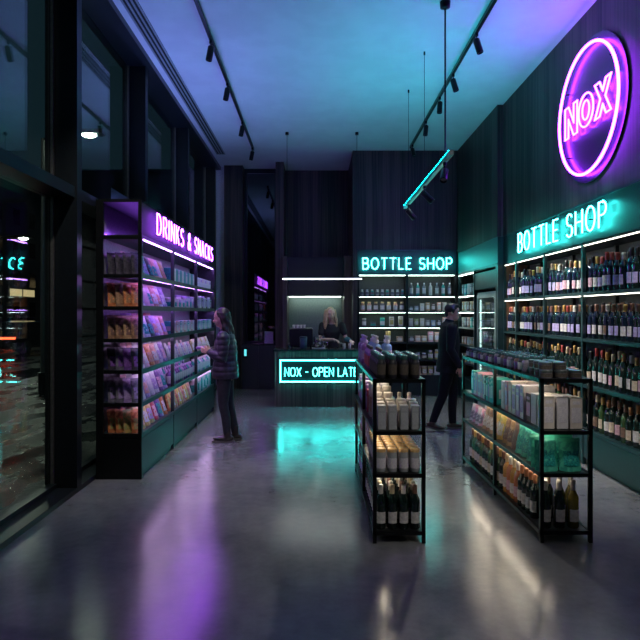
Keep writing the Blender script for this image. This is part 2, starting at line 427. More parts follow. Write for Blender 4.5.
MB().box(0.02, 0.4, -.55, -.52, 0, 1.97).box(0.02, 0.4, .52, .55, 0, 1.97).box(0.02, 0.4, -.52, .52, 1.9, 1.97).box(0.02, .4, -.52, .52, 0, .3).box(.38, .4, -.52, .52, .3, 1.9).build('body', mat('fridge_white', (0.30, 0.33, 0.34), 0.4), f)
MB().box(0, .02, -.53, -.47, .3, 1.93).box(0, .02, .47, .53, .3, 1.93).box(0, .02, -.47, .47, 1.87, 1.93).box(0, .02, -.47, .47, .3, .36).build('door_frame', mat('fridge_frame', (0.35, 0.4, 0.4), 0.3, 0.6), f)
B(0.008, 0.012, -.47, .47, .36, 1.87).build('door_glass', GLASS, f)
MB().cyl((-.02, -.43, .9), (-.02, -.43, 1.3), .01).build('handle', BLK, f)
for z in (.7, 1.1, 1.5): B(.03, .37, -.5, .5, z - .01, z).build('shelf', mat('fridge_wire', (0.4, 0.43, 0.44), 0.4, 0.5), f)
for yy in (-.48, .46): B(.04, .06, yy, yy + .02, .4, 1.85).build('led_strip', LEDF, f)

# ---------------------------------------------------------------- back shelving
BY = 11.45
BZ = [1.963, 1.66, 1.355, 1.05, 0.71, 0.405]
t = tag(empty('back_shelving', (1.78, BY, 0)), 'black metal product shelving on the rear wall under a bottle shop sign', 'shelving')
B(-.96, .96, 0, .02, 2.385, 2.84).build('header_panel', RACKM, t)
MB().box(-.97, .97, -.015, 0, 2.835, 2.86).box(-.97, .97, -.015, 0.0, 2.37, 2.39).box(-.97, -.945, -.015, 0, 2.39, 2.835).box(.945, .97, -.015, 0, 2.39, 2.835).build('header_trim', TEALM, t)
B(-.96, .96, .375, .395, 0, 2.84).build('back_panel', mat('back_shelf_panel', (0.10, 0.105, 0.095), 0.6), t)
for x in (-.955, .005, .955): B(x - .02, x + .02, -.005, .03, 0, 2.385).build('upright', BLK, t)
for x in (-.955, .005, .955): B(x - .008, x + .008, .03, .375, 0.405, 2.385).build('divider', BLK, t)
B(-.95, .95, 0, .37, 2.36, 2.385).build('shelf', RACKM, t)
for z in BZ: B(-.95, .95, 0, .37, z - .03, z).build('shelf', RACKM, t)
for z in (2.36, 1.933, 1.63, 1.325):
    for a, c in ((-.93, -.03), (.03, .93)): B(a, c, .002, .014, z - .010 if z > 2 else z - .006, z - .001).build('led_strip', LEDW, t)
B(-.95, .95, .02, .37, 0, .375).build('base_cabinet', RACKM, t)
s = tag(empty('neon_sign', (1.78, BY - .06, 2.475)), 'teal neon tube sign reading BOTTLE SHOP over the rear wall shelving', 'sign', 'teal bottle shop signs')
neon_text(s, 'BOTTLE SHOP', (.915, BY - .06, 2.475), (1, 0, 0), (0, 1, 0), 1.73, .215, .0085, NEONT)
for xx in (-.7, 0, .7): MB().cyl((xx, 0, .11), (xx, .043, .11), .006).build('standoff', BLK, s)

# ---------------------------------------------------------------- drinks and snacks rack
LX0, LX1 = -2.12, -1.70
LYB = [5.72, 7.0, 8.36, 9.76]
LZ = [1.993, 1.68, 1.364, 1.057, 0.737, 0.437]
t = tag(empty('display_rack', (-1.91, 7.74, 0)), 'tall dark teal snack rack with purple lit shelves against the street windows', 'rack')
W = .21; y0, y1 = 5.72 - 7.74, 9.76 - 7.74
B(W - .02, W, y0, y1, 2.385, 2.72).build('header_panel', mat('rack_header_purple_black', (0.016, 0.014, 0.026), 0.6, spec=.25), t)
MB().box(-W, W, y0, y1, 2.705, 2.725).build('top_panel', RACKM, t)
MB().box(-W, -W + .015, y0, y1, 0.0, 2.70).build('back_panel', mat('rack_back_grey', (0.34, 0.31, 0.38), 0.5), t)
for i, y in enumerate(LYB):
    yy = y - 7.74
    MB().box(W - .035, W + .004, yy - .018, yy + .018, 0, 2.385).build('upright', RACKM, t)
MB().box(-W - .02, -W + .05, y0 - .03, y0, 0, 2.725).box(W - .03, W + .004, y0 - .03, y0 - .018, 0, 2.725).build('end_frame', BLK, t)
for za, zb in ((2.34, 2.375), (2.70, 2.73), (0, .40)): B(-W, W - .02, y0 - .028, y0, za, zb).build('end_rail', BLK, t)
for z in LZ: B(-W, W - .02, y0 - .026, y0, z - .03, z + .006).build('end_rail', BLK, t)
MB().box(-W, W, y1, y1 + .03, 0, 2.725).build('end_panel', RACKM, t)
MB().box(-W, W - .02, y0, y1, 2.355, 2.385).box(W - .02, W + .003, y0, y1, 2.355, 2.385).build('shelf', RACKM, t)
for z in LZ:
    MB().box(-W, W - .01, y0, y1, z - .025, z).box(W - .012, W + .003, y0, y1, z - .035, z + .012).build('shelf', TEALM, t)
MB().box(-W, W - .03, y0, y1, 0, .06).box(-W, W - .012, y0, y1, .06, .40).build('base_cabinet', RACKM, t)
for i in range(3):
    a, c = LYB[i] - 7.74 + .022, LYB[i + 1] - 7.74 - .022
    B(W - .012, W, a, c, .065, .395).build('cabinet_door', TEALM, t)
    for z in (2.355, 1.968, 1.655):
        B(W - .035, W - .015, a, c, z - .008, z - .002).build('led_strip', LEDP, t)
    for z in (1.339, 1.032, 0.712):
        B(W - .035, W - .02, a, c, z - .009, z - .002).build('led_strip', emit('added_lilac_fill', (0.8, 0.50, 1.0), 6), t)  # soft strips added on the lower shelves to brighten the pouches
B(-W + .02, -W + .04, y0 + .1, y1 - .1, 2.39, 2.40).build('led_strip', emit('led_purple_header', (0.35, 0.10, 1.0), 8.0), t)
s = tag(empty('neon_sign', (LX1 + .05, 7.7, 2.44)), 'pale purple neon sign reading DRINKS & SNACKS on top of the snack rack', 'sign')
neon_text(s, 'DRINKS & SNACKS', (LX1 + .05, 6.08, 2.44), (0, 1, 0), (1, 0, 0), 3.25, .215, .0072, NEONPW, .44)
for yy in (-1.4, -.5, .5, 1.4): MB().cyl((0, yy, .11), (-.049, yy, .11), .006).build('standoff', BLK, s)

# ---------------------------------------------------------------- round NOX sign
s = tag(empty('neon_sign', (2.79, 6.05, 3.72)), 'round purple neon sign reading NOX high on the dark wood wall', 'sign')
ring = [(0, .655 * math.cos(2 * PI * i / 64), .655 * math.sin(2 * PI * i / 64)) for i in range(64)]
MB().tube(ring, .015, (1, 0, 0), True, 8).build('neon_ring', NEONP, s)
vs = [(.045, .74 * math.cos(2 * PI * i / 64), .74 * math.sin(2 * PI * i / 64)) for i in range(64)]
m_ = MB(); m_.add(vs, [tuple(range(64))]); m_.add([(.058, y, z) for _, y, z in vs], [tuple(range(64))])
m_.add(vs + [(.058, y, z) for _, y, z in vs], [(i, (i + 1) % 64, 64 + (i + 1) % 64, 64 + i) for i in range(64)])
m_.build('backing_disc', mat('smoked_acrylic', (0.03, 0.026, 0.045), 0.28, 0, spec=0.4), s)
NO = {'N': [[(0, 0), (0, 1), (.23, 1), (.55, .40), (.55, 1), (.77, 1), (.77, 0), (.54, 0), (.22, .60), (.22, 0)]],
      'O': [[p for p in arc(.42, .5, .42, .5, 0, 348, 28)], [p for p in arc(.42, .5, .20, .29, 0, 345, 22)]],
      'X': [[(0, 0), (.28, .5), (.0, 1), (.25, 1), (.41, .70), (.57, 1), (.82, 1), (.54, .5), (.82, 0), (.57, 0), (.41, .30), (.25, 0)]]}
x = 0
for ch, w in (('N', .77), ('O', .84), ('X', .82)):
    mb = MB()
    for pts in NO[ch]:
        mb.tube([(-.0, .50 - (x + px) * .39, -.17 + py * .34) for px, py in pts], .0095, (1, 0, 0), True)
    mb.build('neon_letter', NEONP, s); x += w + .09
for a in (0.6, 2.5, 3.8, 5.6): MB().cyl((.0, .6 * math.cos(a), .6 * math.sin(a)), (.05, .6 * math.cos(a), .6 * math.sin(a)), .006).build('standoff', BLK, s)
MB().box(.058, .065, -.3, .3, -.3, .3).build('wall_bracket', BLK, s)

# ---------------------------------------------------------------- service counter
CY = 10.08
t = tag(empty('service_counter', (.09, CY, 0)), 'dark wood service counter with an open late neon sign on its front', 'counter')
MB().box(-.80, .82, .015, .55, 0, .955).build('body', WOOD, t)
MB().rbox(-.83, .85, -.015, .62, .955, .995).build('worktop', mat('black_worktop', (0.02, 0.022, 0.025), 0.22), t)
MB().box(-.80, .82, .02, .5, 0, .05).build('plinth', BLK, t)
s = tag(empty('neon_sign', (.09, CY - .05, .44)), 'teal neon sign reading NOX - OPEN LATE inside a glowing rectangle on the counter', 'sign')
rp_ = []
R_ = (-.70, .73, 0, .37)
MB().tube([(R_[0], 0, .0), (R_[0], 0, .37), (R_[1], 0, .37), (R_[1], 0, 0)], .009, (0, 1, 0), True).build('neon_border', NEONT, s)
neon_text(s, 'NOX - OPEN LATE', (-.535, CY - .05, .535), (1, 0, 0), (0, 1, 0), 1.25, .148, .0050, emit('neon_teal_small', (0.07, 1.0, 0.92), 6.5), .24)
B(-.74, .77, .035, .045, -.03, .40).build('backing_panel', mat('sign_backing', (0.008, 0.012, 0.014), 0.75, spec=.15), s)
for xx in (-.6, .6): MB().cyl((xx, 0, .37), (xx, .05, .37), .006).build('standoff', BLK, s)

# niche behind
struct('wall_niche_left', B(-.68, -.60, 12.1, 13.05, 0, 2.80), WOOD2)
struct('wall_niche_right', B(.58, .72, 12.1, 13.05, 0, 2.80), WOOD2)
struct('wall_niche_back', B(-.60, .58, 12.95, 13.04, .9, 2.0), mat('niche_panel', (0.16, 0.20, 0.20), 0.5))
u = tag(empty('overhead_cabinet', (-.01, 12.15, 0)), 'black overhead cabinet above the lit serving niche', 'cabinet')
MB().box(-.575, .575, 0.02, .8, 1.98, 2.78).build('body', RACKM, u)
for a, c in ((-.575, -.003), (.003, .575)): B(a, c, 0, .02, 1.985, 2.775).build('door', mat('matt_black_door', (0.012, 0.014, 0.018), 0.4), u)
B(-.57, .55, .62, .65, 1.966, 1.978).build('led_strip', LEDN, u)
u = tag(empty('back_cabinet', (-.01, 12.12, 0)), 'dark cabinet with a thin worktop inside the lit niche', 'cabinet')
B(-.575, .575, .03, .8, 0, .94).build('body', RACKM, u); B(-.58, .58, 0, .82, .94, .975).build('worktop', mat('grey_worktop', (0.10, 0.11, 0.12), 0.3), u)
u = tag(empty('low_cabinet', (-1.28, 12.4, 0)), 'low black cabinet below the dark reflecting glass panel', 'cabinet')
B(-.29, .42, .02, .48, 0, .93).build('body', RACKM, u); B(-.30, .43, 0, .5, .93, .965).build('worktop', mat('black_worktop', (0.02, 0.022, 0.025), 0.22), u)
for a, c in ((-.29, .06), (.07, .42)): B(a, c, 0.0, .02, .05, .925).build('door', RACKM, u)
u = tag(empty('tablet', (-1.01, 12.6, .965)), 'grey tablet propped upright on the low black cabinet', 'tablet')
M_ = Matrix.Rotation(-.15, 4, 'X')
MB().box(-.1, .09, 0, .012, 0, .26, M_).build('body', mat('tablet_grey', (0.16, 0.17, 0.19), 0.4), u)
MB().box(-.09, .08, -.004, 0, .015, .245, M_).build('screen', mat('tablet_screen', (0.14, 0.16, 0.18), 0.2), u)
MB().box(-.03, .03, .012, .1, 0, .01).build('stand', BLK, u)
u = tag(empty('card_reader', (-.80, 12.45, .965)), 'small card reader with a glowing screen at the cabinet end', 'card reader')
MB().rbox(-.035, .035, 0, .05, 0, .16).build('body', BLK, u); B(-.02, .02, -.004, 0, .08, .12).build('screen', emit('reader_screen', (0.6, .9, 1.0), 1.5), u)
u = tag(empty('wall_switch', (-1.50, 12.395, .78)), 'small glowing panel on the low cabinet front', 'switch')
B(-.05, .05, -.006, 0, -.11, .11).build('plate', BLK, u); B(-.02, .03, -.012, -.006, -.07, .07).build('screen', emit('panel_glow', (0.08, .45, .5), .8), u)

# pendant light bar over the counter
t = tag(empty('pendant_light', (.10, 10.3, 2.22)), 'long thin pendant light bar on two cables over the counter', 'light')
B(-.69, .71, -.02, .02, .0, .02).build('housing', BLK, t); B(-.685, .705, -.016, .016, -.008, 0.0).build('diffuser', emit('pendant_glow', (.95, 1, 1), 9), t)
B(-.685, .705, -.0225, -.02, .004, .016).build('front_diffuser', emit('pendant_front', (.8, .95, 1), .30), t)
for xx in (-.61, .62):
    MB().cyl((xx, 0, .03), (xx, 0, H - 2.22 - .04), .004).build('cable', BLK, t); MB().cyl((xx, 0, H - 2.22 - .045), (xx, 0, H - 2.22), .03).build('ceiling_cap', BLK, t)

# ---------------------------------------------------------------- track lights
HEADM = MB().cyl((0, 0, -.03), (0, 0, 0), .012, 8).mesh('track_adapter', BLK)
def head_meshes(L=.17, r=.038):
    b = MB(); b.lathe([(r * .7, 0), (r, .01), (r, L - .008), (r * .93, L), (r * .80, L), (r * .80, L - .03)], 14)
    l_ = MB().cyl((0, 0, L - .03), (0, 0, L - .026), r * .78, 12)
    y_ = MB().box(-.008, .008, -.05, -.042, -.0, .05).box(-.02, .02, -.02, .02, -.05, -.0).cyl((0, -.045, .045), (0, 0, .045), .006)
    return b.mesh('lamp_body', BLK), l_.mesh('lamp_lens', mat('lamp_lens', (0.35, 0.36, 0.34), 0.2)), y_.mesh('lamp_bracket', BLK)
HB, HL, HY = head_meshes()
def spot(x, y, z, label, group, aim, power=None, col=(1.0, .86, .68), size=50):
    """lamp head hanging from a track; body axis points along aim"""
    e = tag(empty('track_spotlight', (x, y, z)), label, 'spotlight', group)
    a = Vector(aim).normalized()
    q = a.to_track_quat('Z', 'Y')
    c = Vector((0, 0, -.10)) - a * .035
    for nm, me in (('lamp_body', HB), ('lamp_lens', HL)):
        o = bpy.data.objects.new(nm, me); COL.objects.link(o); o.parent = e; o.location = c; o.rotation_mode = 'QUATERNION'; o.rotation_quaternion = q
    MB().cyl((0, 0, 0), (0, 0, -.035), .018, 10).cyl((0, 0, -.03), (0, 0, -.105), .007, 8).build('lamp_bracket', BLK, e)
    if power:
        ld = bpy.data.lights.new('track_spot_beam', 'SPOT'); ld.energy = power; ld.color = col; ld.spot_size = math.radians(size); ld.spot_blend = .7; ld.shadow_soft_size = .03
        lo = bpy.data.objects.new('track_spot_beam', ld); COL.objects.link(lo); lo.parent = e
        lo.location = c + a * .15; lo.rotation_mode = 'QUATERNION'; lo.rotation_quaternion = a.to_track_quat('-Z', 'Y')
    return e
t = tag(empty('lighting_track', (-1.21, 7.5, H)), 'black ceiling track running above the snack rack aisle', 'lighting track', 'black ceiling lighting tracks')
t['label'] = 'black ceiling lighting track nearest the street windows'
B(-.018, .018, -4.5, 3.75, -.045, 0).build('rail', BLK, t); B(-.02, .02, 3.75, 3.78, -.05, 0).build('end_cap', BLK, t)
for i, y in enumerate((4.0, 5.35, 6.73, 7.98, 9.6, 11.1)):
    spot(-1.21, y, H - .045, 'black spotlight on the street-side ceiling track, %s from the rear end' % ORD[5 - i], 'spotlights on the street-side track', (-.21, .52, -1) if i == 0 else (-.20, .05, -1), (90, 25, 60, 60, 45, 0)[i] or None, (1.0, .92, .88))
t = tag(empty('lighting_track', (1.80, 7.5, H)), 'black ceiling lighting track mounted above the wine bottle aisle', 'lighting track')
B(-.018, .018, -7.0, 3.6, -.045, 0).build('rail', BLK, t); B(-.02, .02, 3.6, 3.63, -.05, 0).build('end_cap', BLK, t)
for i, y in enumerate((1.3, 2.6, 4.0, 5.3, 6.55, 7.67, 8.5, 9.57, 10.9)):
    spot(1.80, y, H - .045, 'black spotlight on the ceiling track above the bottle aisle, %s from the rear end' % ORD[8 - i], 'spotlights on the bottle-side track', ((-.30, .85, -1), (.02, .62, -1), (.30, .30, -1), (-.35, .05, -1), (.30, -.05, -1), (.30, .0, -1), (-.05, 0, -1), (-.1, 0, -1), (.2, -.3, -1))[i], (110, 110, 170, 80, 190, 140, 80, 55, 24)[i], (1.0, .94, .86), (30, 30, 30, 34, 32, 32, 56, 56, 50)[i])
t = tag(empty('hanging_track', (1.32, 7.1, 3.19)), 'teal-lit suspended lighting track hanging on cables below the ceiling', 'lighting track')
B(-.022, .022, -1.4, 1.58, -.025, .02).build('rail', mat('track_aluminium', (0.30, 0.33, 0.33), 0.35, 0.7), t)
for sx in (-1, 1): B(sx * .014 - .006, sx * .014 + .006, -1.38, 1.56, .02, .0245).build('uplight_strip', emit('uplight_teal', (0.0, .85, 1.0), 34), t)
MB().cyl((0, -1.12, .02), (0, -1.12, H - 3.19 - .06), .009).build('power_cable', BLK, t)
MB().lathe([(.02, H - 3.19 - .07), (.05, H - 3.19 - .06), (.055, H - 3.19)], 14, c=(0, -1.12)).build('ceiling_cap', BLK, t)
for yy in (.02, 1.24):
    MB().cyl((0, yy, .02), (0, yy, H - 3.19 - .04), .003).build('suspension_wire', BLK, t); MB().cyl((0, yy, H - 3.19 - .04), (0, yy, H - 3.19), .012).build('wire_anchor', BLK, t)
for i, y in enumerate((6.0, 7.12, 8.34)):
    spot(1.32, y, 3.165, 'black spotlight on the suspended teal-lit track, %s from its street-door end' % ORD[i], 'spotlights on the suspended track', ((-.30, -.75, -1), (1.0, -.25, -1), (.9, .1, -1))[i], (60, 150, 130)[i], (1.0, .92, .80))

# ---------------------------------------------------------------- coffee things on the counter
t = tag(empty('espresso_machine', (-.265, 10.42, .995)), 'black espresso machine with its back to the room on the counter', 'coffee machine')
MB().rbox(-.21, .21, 0, .34, .04, .345, .012).build('body', mat('machine_black', (0.015, 0.017, 0.02), 0.3), t)
for a, b_ in ((-.17, .05), (.17, .05), (-.17, .3), (.17, .3)): MB().cyl((a, b_, 0), (a, b_, .045), .018).build('foot', BLK, t)
MB().box(-.2, .2, .0, .33, .345, .352).build('cup_tray', BLK, t)
MB().cyl((.22, .1, .2), (.27, .05, .08), .006).build('steam_wand', mat('chrome', (0.6, 0.62, 0.62), 0.15, 1.0), t)
def cup_meshes(r=.028, h=.055):
    return MB().lathe([(r * .7, 0), (r, h), (r * .9, h), (r * .62, .005)], 12).mesh('cup', mat('cup_white', (0.55, 0.55, 0.52), 0.4)), MB().lathe([(r * 1.03, h - .004), (r * 1.05, h), (r * 1.02, h + .004)], 12).mesh('rim', mat('cup_rim', (0.62, 0.6, 0.55), 0.4))
cm, rm = cup_meshes(); defproto('cup', 'coffee_cup', cm, [('rim', rm)])
for i in range(4): place('cup', (-.40 + i * .062, 10.55, 1.348), 0, 'small white cup on the espresso machine, %s from the street side' % ORD[i], 'white cups on the espresso machine', 'cup')
for xx, yy, l in ((.49, 10.22, 'white takeaway cup standing by itself near the counter edge'), (.60, 10.42, 'white takeaway cup under the barista hands on the counter')):
    o = place('cup', (xx, yy, .996), 0, l, 'takeaway cups on the counter', 'cup', scale=(1.1, 1.1, 1.5))
u = tag(MB().lathe([(.055, 0), (.062, .01), (.066, .2), (.06, .2), (.055, .015)], 16).build('knock_bin', mat('bin_blue', (0.02, 0.07, 0.10), 0.45), loc=(-.22, 10.24, .995)), 'dark blue round canister in front of the espresso machine', 'canister')
MB().lathe([(.067, .19), (.07, .2), (.06, .212), (.0, .215)], 16).build('lid', mat('bin_lid', (0.03, 0.06, 0.08), 0.4), u)
for xx, yy, h, l in ((.01, 10.36, .2, 'chrome coffee grinder hopper beside the espresso machine'), (.135, 10.42, .13, 'small steel milk jug beside the coffee grinder')):
    u = tag(MB().lathe([(.04, 0), (.045, h * .3), (.03, h * .5), (.045, h * .6), (.05, h)], 14).build('coffee_grinder' if h > .15 else 'milk_jug', MATS['chrome'], loc=(xx, yy, .995)), l, 'grinder' if h > .15 else 'jug')
    MB().tube([(.045, 0, h * .8), (.075, 0, h * .75), (.07, 0, h * .35), (.04, 0, h * .3)], .006, (0, 1, 0)).build('handle', MATS['chrome'], u)
u = tag(MB().rbox(-.11, .11, 0, .16, 0, .018).build('serving_tray', mat('tray_grey', (0.3, 0.33, 0.34), 0.3), loc=(.04, 10.16, .995)), 'flat grey tray lying on the counter before the barista', 'tray')
MB().box(-.09, .09, .02, .14, .018, .024).build('bar_mat', BLK, u)
# ---------------------------------------------------------------- product prototypes
def bottle_parts(r=.037, h=.31, sh=.19, face=-PI / 2, lw=1.9, lz=(.045, .125)):
    b = MB().lathe([(r * .86, 0), (r, .008), (r, sh), (r * .93, sh + .018), (r * .6, sh + .042), (r * .42, sh + .06), (r * .38, sh + .08), (.0135, h - .012), (.0150, h - .012), (.0150, h - .004)], 12)
    l_ = MB().lathe([(r + .0008, lz[0]), (r + .0008, lz[1])], 9, face - lw / 2 * 1.0, face + lw / 2)
    c = MB().lathe([(.0165, h - .062), (.0168, h - .02), (.0172, h - .018), (.0172, h), (.013, h + .003)], 12)
    return b, l_, c
GL = {'dark': mat('bottle_glass_dark', (0.006, 0.016, 0.014), 0.08, 0, spec=0.8),
      'blue': mat('bottle_glass_blue', (0.007, 0.015, 0.034), 0.08, 0, spec=0.8),
      'green': mat('bottle_glass_green', (0.03, 0.07, 0.025), 0.08, 0, spec=0.8),
      'olive': mat('bottle_glass_olive', (0.16, 0.13, 0.02), 0.08, 0, spec=0.8),
      'rose': mat('bottle_rose_wine', (0.50, 0.16, 0.07), 0.08, 0, spec=0.8),
      'amber': mat('bottle_amber_wine', (0.55, 0.26, 0.06), 0.08, 0, spec=0.8)}
LB = {'lilac': mat('label_lilac', (0.42, 0.38, 0.62), 0.6, 0, (0.32, 0.27, 0.50), 70), 'white': mat('label_white', (0.62, 0.60, 0.58), 0.6, 0, (0.48, 0.46, 0.46), 70),
      'cream': mat('label_cream', (0.60, 0.50, 0.38), 0.6, 0, (0.46, 0.38, 0.28), 70), 'pink': mat('label_pink', (0.58, 0.36, 0.42), 0.6, 0, (0.46, 0.26, 0.33), 70),
      'brown': mat('label_brown', (0.20, 0.12, 0.08), 0.6, 0, (0.13, 0.08, 0.06), 70)}
CP = {'gold': mat('capsule_gold', (0.62, 0.38, 0.12), 0.35, 0.3), 'red': mat('capsule_red', (0.40, 0.07, 0.06), 0.4), 'white': mat('capsule_white', (0.72, 0.68, 0.62), 0.4),
      'brown': mat('capsule_brown', (0.20, 0.10, 0.07), 0.4), 'black': mat('capsule_black', (0.02, 0.02, 0.025), 0.35), 'copper': mat('capsule_copper', (0.50, 0.20, 0.10), 0.35, 0.3),
      'cream': mat('capsule_cream', (0.66, 0.54, 0.34), 0.4)}
_bm = {}
def bottle_key(g_, l_, c_):
    k = 'b_%s_%s_%s' % (g_, l_, c_)
    if k not in PROTO:
        if not _bm:
            b, l, c = bottle_parts(); _bm['b'] = b; _bm['l'] = l; _bm['c'] = c
        for tp, src, mm in (('g' + g_, 'b', GL[g_]), ('l' + l_, 'l', LB[l_]), ('c' + c_, 'c', CP[c_])):
            if tp not in _bm: _bm[tp] = _bm[src].mesh({'b': 'wine_bottle', 'l': 'paper_label', 'c': 'foil_capsule'}[src], mm)
        defproto(k, 'wine_bottle', _bm['g' + g_], [('paper_label', _bm['l' + l_]), ('foil_capsule', _bm['c' + c_])])
    return k

PC = {  # print colours: (main, second)
 'teal': ((0.03, 0.42, 0.38), (0.01, 0.18, 0.18)), 'black': ((0.02, 0.02, 0.03), (0.05, 0.04, 0.06)), 'pink': ((0.72, 0.34, 0.46), (0.62, 0.46, 0.60)),
 'white': ((0.70, 0.67, 0.70), (0.56, 0.53, 0.60)), 'orange': ((0.72, 0.28, 0.10), (0.46, 0.14, 0.05)), 'kraft': ((0.42, 0.24, 0.13), (0.26, 0.14, 0.08)),
 'red': ((0.62, 0.06, 0.10), (0.36, 0.03, 0.08)), 'lilac': ((0.50, 0.36, 0.68), (0.30, 0.20, 0.48)), 'salmon': ((0.70, 0.36, 0.30), (0.52, 0.22, 0.22)),
 'grey': ((0.20, 0.19, 0.24), (0.12, 0.11, 0.16)), 'yellow': ((0.74, 0.50, 0.14), (0.52, 0.40, 0.10)), 'green': ((0.26, 0.34, 0.10), (0.58, 0.36, 0.12)),
 'purple': ((0.24, 0.09, 0.40), (0.12, 0.05, 0.22)), 'cream': ((0.70, 0.63, 0.57), (0.60, 0.53, 0.48)), 'blue': ((0.22, 0.36, 0.66), (0.36, 0.52, 0.78)),
 'mint': ((0.10, 0.62, 0.45), (0.05, 0.40, 0.32)), 'brown': ((0.14, 0.08, 0.07), (0.22, 0.12, 0.10)), 'tan': ((0.56, 0.36, 0.20), (0.40, 0.24, 0.12)), 'soot': ((0.10, 0.085, 0.07), (0.06, 0.05, 0.045)), 'silver': ((0.40, 0.42, 0.45), (0.34, 0.36, 0.39))}
def pm(c, sc=24, tag_=''): return print_mat('print_%s%s' % (c, tag_), PC[c][0], PC[c][1], sc)
def pl(c): return mat('plain_%s' % c, PC[c][0], 0.42, 0, tuple(v * .8 for v in PC[c][0]), 10)
def pouch_key(c, c2, w=.145, h=.235, th=.032, lean=.24, nm='snack_pouch'):
    k = 'p_%s_%s_%.3f_%.3f_%.2f_%s' % (c, c2, w, h, lean, nm)
    if k in PROTO: return k
    def surf(mb, u0, u1, t0, t1, off, nu=6, nt=7, both=True):
        for sgn in ((-1, 1) if both else (-1,)):
            vs = []
            for b_ in range(nt + 1):
                t_ = t0 + (t1 - t0) * b_ / nt
                for a in range(nu + 1):
                    u_ = u0 + (u1 - u0) * a / nu
                    prof = max(0, 1 - u_ * u_) ** .5
                    T = th * (1 - t_) ** .55 if t_ < .93 else .0015
                    wr = .004 * math.sin(u_ * 7 + t_ * 9) * (1 - t_) + .003 * math.sin(t_ * 23 + u_ * 3)
                    ww = w / 2 * (1 - .07 * math.sin(PI * min(1, t_ * 1.05)))
                    vs.append((u_ * ww, sgn * (T * prof + .0006 + off) + wr * prof * (1 if t_ < .9 else .3) + lean * t_ * h, t_ * h))
            fs = [(b_ * (nu + 1) + a, b_ * (nu + 1) + a + 1, (b_ + 1) * (nu + 1) + a + 1, (b_ + 1) * (nu + 1) + a) for b_ in range(nt) for a in range(nu)]
            mb.add(vs, fs, True)
        return mb
    body = surf(MB(), -1, 1, 0, .90, 0).mesh(nm, pm(c))
    seal = surf(MB(), -1, 1, .90, 1.0, .0, 6, 2).mesh('seal_strip', pl(c))
    pan = surf(MB(), -.72, .72, .16, .62, .0014, 5, 5, False).mesh('printed_panel', pm(c2, 46, '_fine'))
    defproto(k, nm, body, [('seal_strip', seal), ('printed_panel', pan)])
    return k
def box_key(c, c2, w=.09, d=.06, h=.18, nm='product_box'):
    k = 'x_%s_%s_%.3f_%.3f_%.3f_%s' % (c, c2, w, d, h, nm)
    if k in PROTO: return k
    b = MB().rbox(-w / 2, w / 2, -d / 2, d / 2, 0, h, .003).mesh(nm, pl(c))
    p1 = MB().box(-w * .38, w * .38, -d / 2 - .001, -d / 2 + .001, h * .2, h * .68).box(-w * .3, w * .3, -d / 2 - .001, -d / 2 + .001, h * .78, h * .88).mesh('printed_panel', pm(c2, 46, '_fine'))
    p2 = MB().box(-w / 2 - .001, -w / 2 + .001, -d * .34, d * .34, h * .25, h * .6).box(w / 2 - .001, w / 2 + .001, -d * .34, d * .34, h * .25, h * .6).mesh('side_print', pm(c2, 46, '_fine'))
    defproto(k, nm, b, [('printed_panel', p1), ('side_print', p2)])
    return k
def tub_key(c, c2, r=.042, h=.11, lid='white', nm='tub', neck=False):
    k = 't_%s_%s_%.3f_%.3f_%s_%s_%s' % (c, c2, r, h, lid, nm, neck)
    if k in PROTO: return k
    if neck:
        b = MB().lathe([(r * .9, 0), (r, .006), (r, h * .68), (r * .85, h * .74), (r * .42, h * .82), (r * .36, h * .9)], 14)
        l_ = MB().lathe([(r * .45, h * .88), (r * .46, h * .985), (r * .36, h)], 12)
    elif nm == 'jar':
        b = MB().lathe([(r * .92, 0), (r, .005), (r, h * .62), (r * .93, h * .70), (r * .74, h * .78), (r * .72, h * .84)], 14)
        l_ = MB().lathe([(r * .80, h * .82), (r * .82, h * .985), (r * .76, h), (0.0, h)], 14)
    else:
        b = MB().lathe([(r * .92, 0), (r, .005), (r, h * .84), (r * .97, h * .86)], 14)
        l_ = MB().lathe([(r * 1.03, h * .85), (r * 1.04, h * .985), (r * .96, h), (0.0, h)], 14)
    p = MB().lathe([(r + .0008, h * .16), (r + .0008, h * .6)], 14)
    defproto(k, nm, b.mesh(nm, pl(c)), [('lid', l_.mesh('lid', pl(lid) if lid in PC else MATS[lid])), ('wrap_label', p.mesh('wrap_label', pm(c2, 46, '_fine')))])
    return k
mat('lid_gold', (0.72, 0.46, 0.20), 0.4, 0.15); mat('lid_teal_dark', (0.05, 0.12, 0.12), 0.25, 0.3)
def tin_key(c='grey', r=.044, h=.055):
    k = 'tin_%s_%.3f_%.3f' % (c, r, h)
    if k in PROTO: return k
    b = MB().lathe([(r * .98, 0), (r, .003), (r, h * .7)], 18)
    l_ = MB().lathe([(r * 1.03, h * .68), (r * 1.03, h * .97), (r * .98, h), (0, h)], 18)
    p = MB().lathe([(r + .0008, h * .12), (r + .0008, h * .6)], 18)
    defproto(k, 'round_tin', b.mesh('round_tin', pl(c)), [('lid', l_.mesh('lid', mat('tin_lid', (0.10, 0.12, 0.12), 0.3, 0.6))), ('wrap_label', p.mesh('wrap_label', pm('soot', 46, '_fine')))])
    return k
def pump_key(c, c2):
    k = 'pump_%s' % c
    if k in PROTO: return k
    b = MB().lathe([(.036, 0), (.04, .008), (.04, .15), (.034, .17), (.014, .18), (.014, .19)], 14)
    h_ = MB().lathe([(.02, .185), (.02, .215), (.006, .217), (.006, .24)], 12).box(-.012, .012, -.045, .012, .238, .252)
    p = MB().lathe([(.0408, .04), (.0408, .12)], 14)
    defproto(k, 'pump_bottle', b.mesh('pump_bottle', pl(c)), [('pump_head', h_.mesh('pump_head', pl(c2))), ('wrap_label', p.mesh('wrap_label', pm(c2, 46, '_fine')))])
    return k
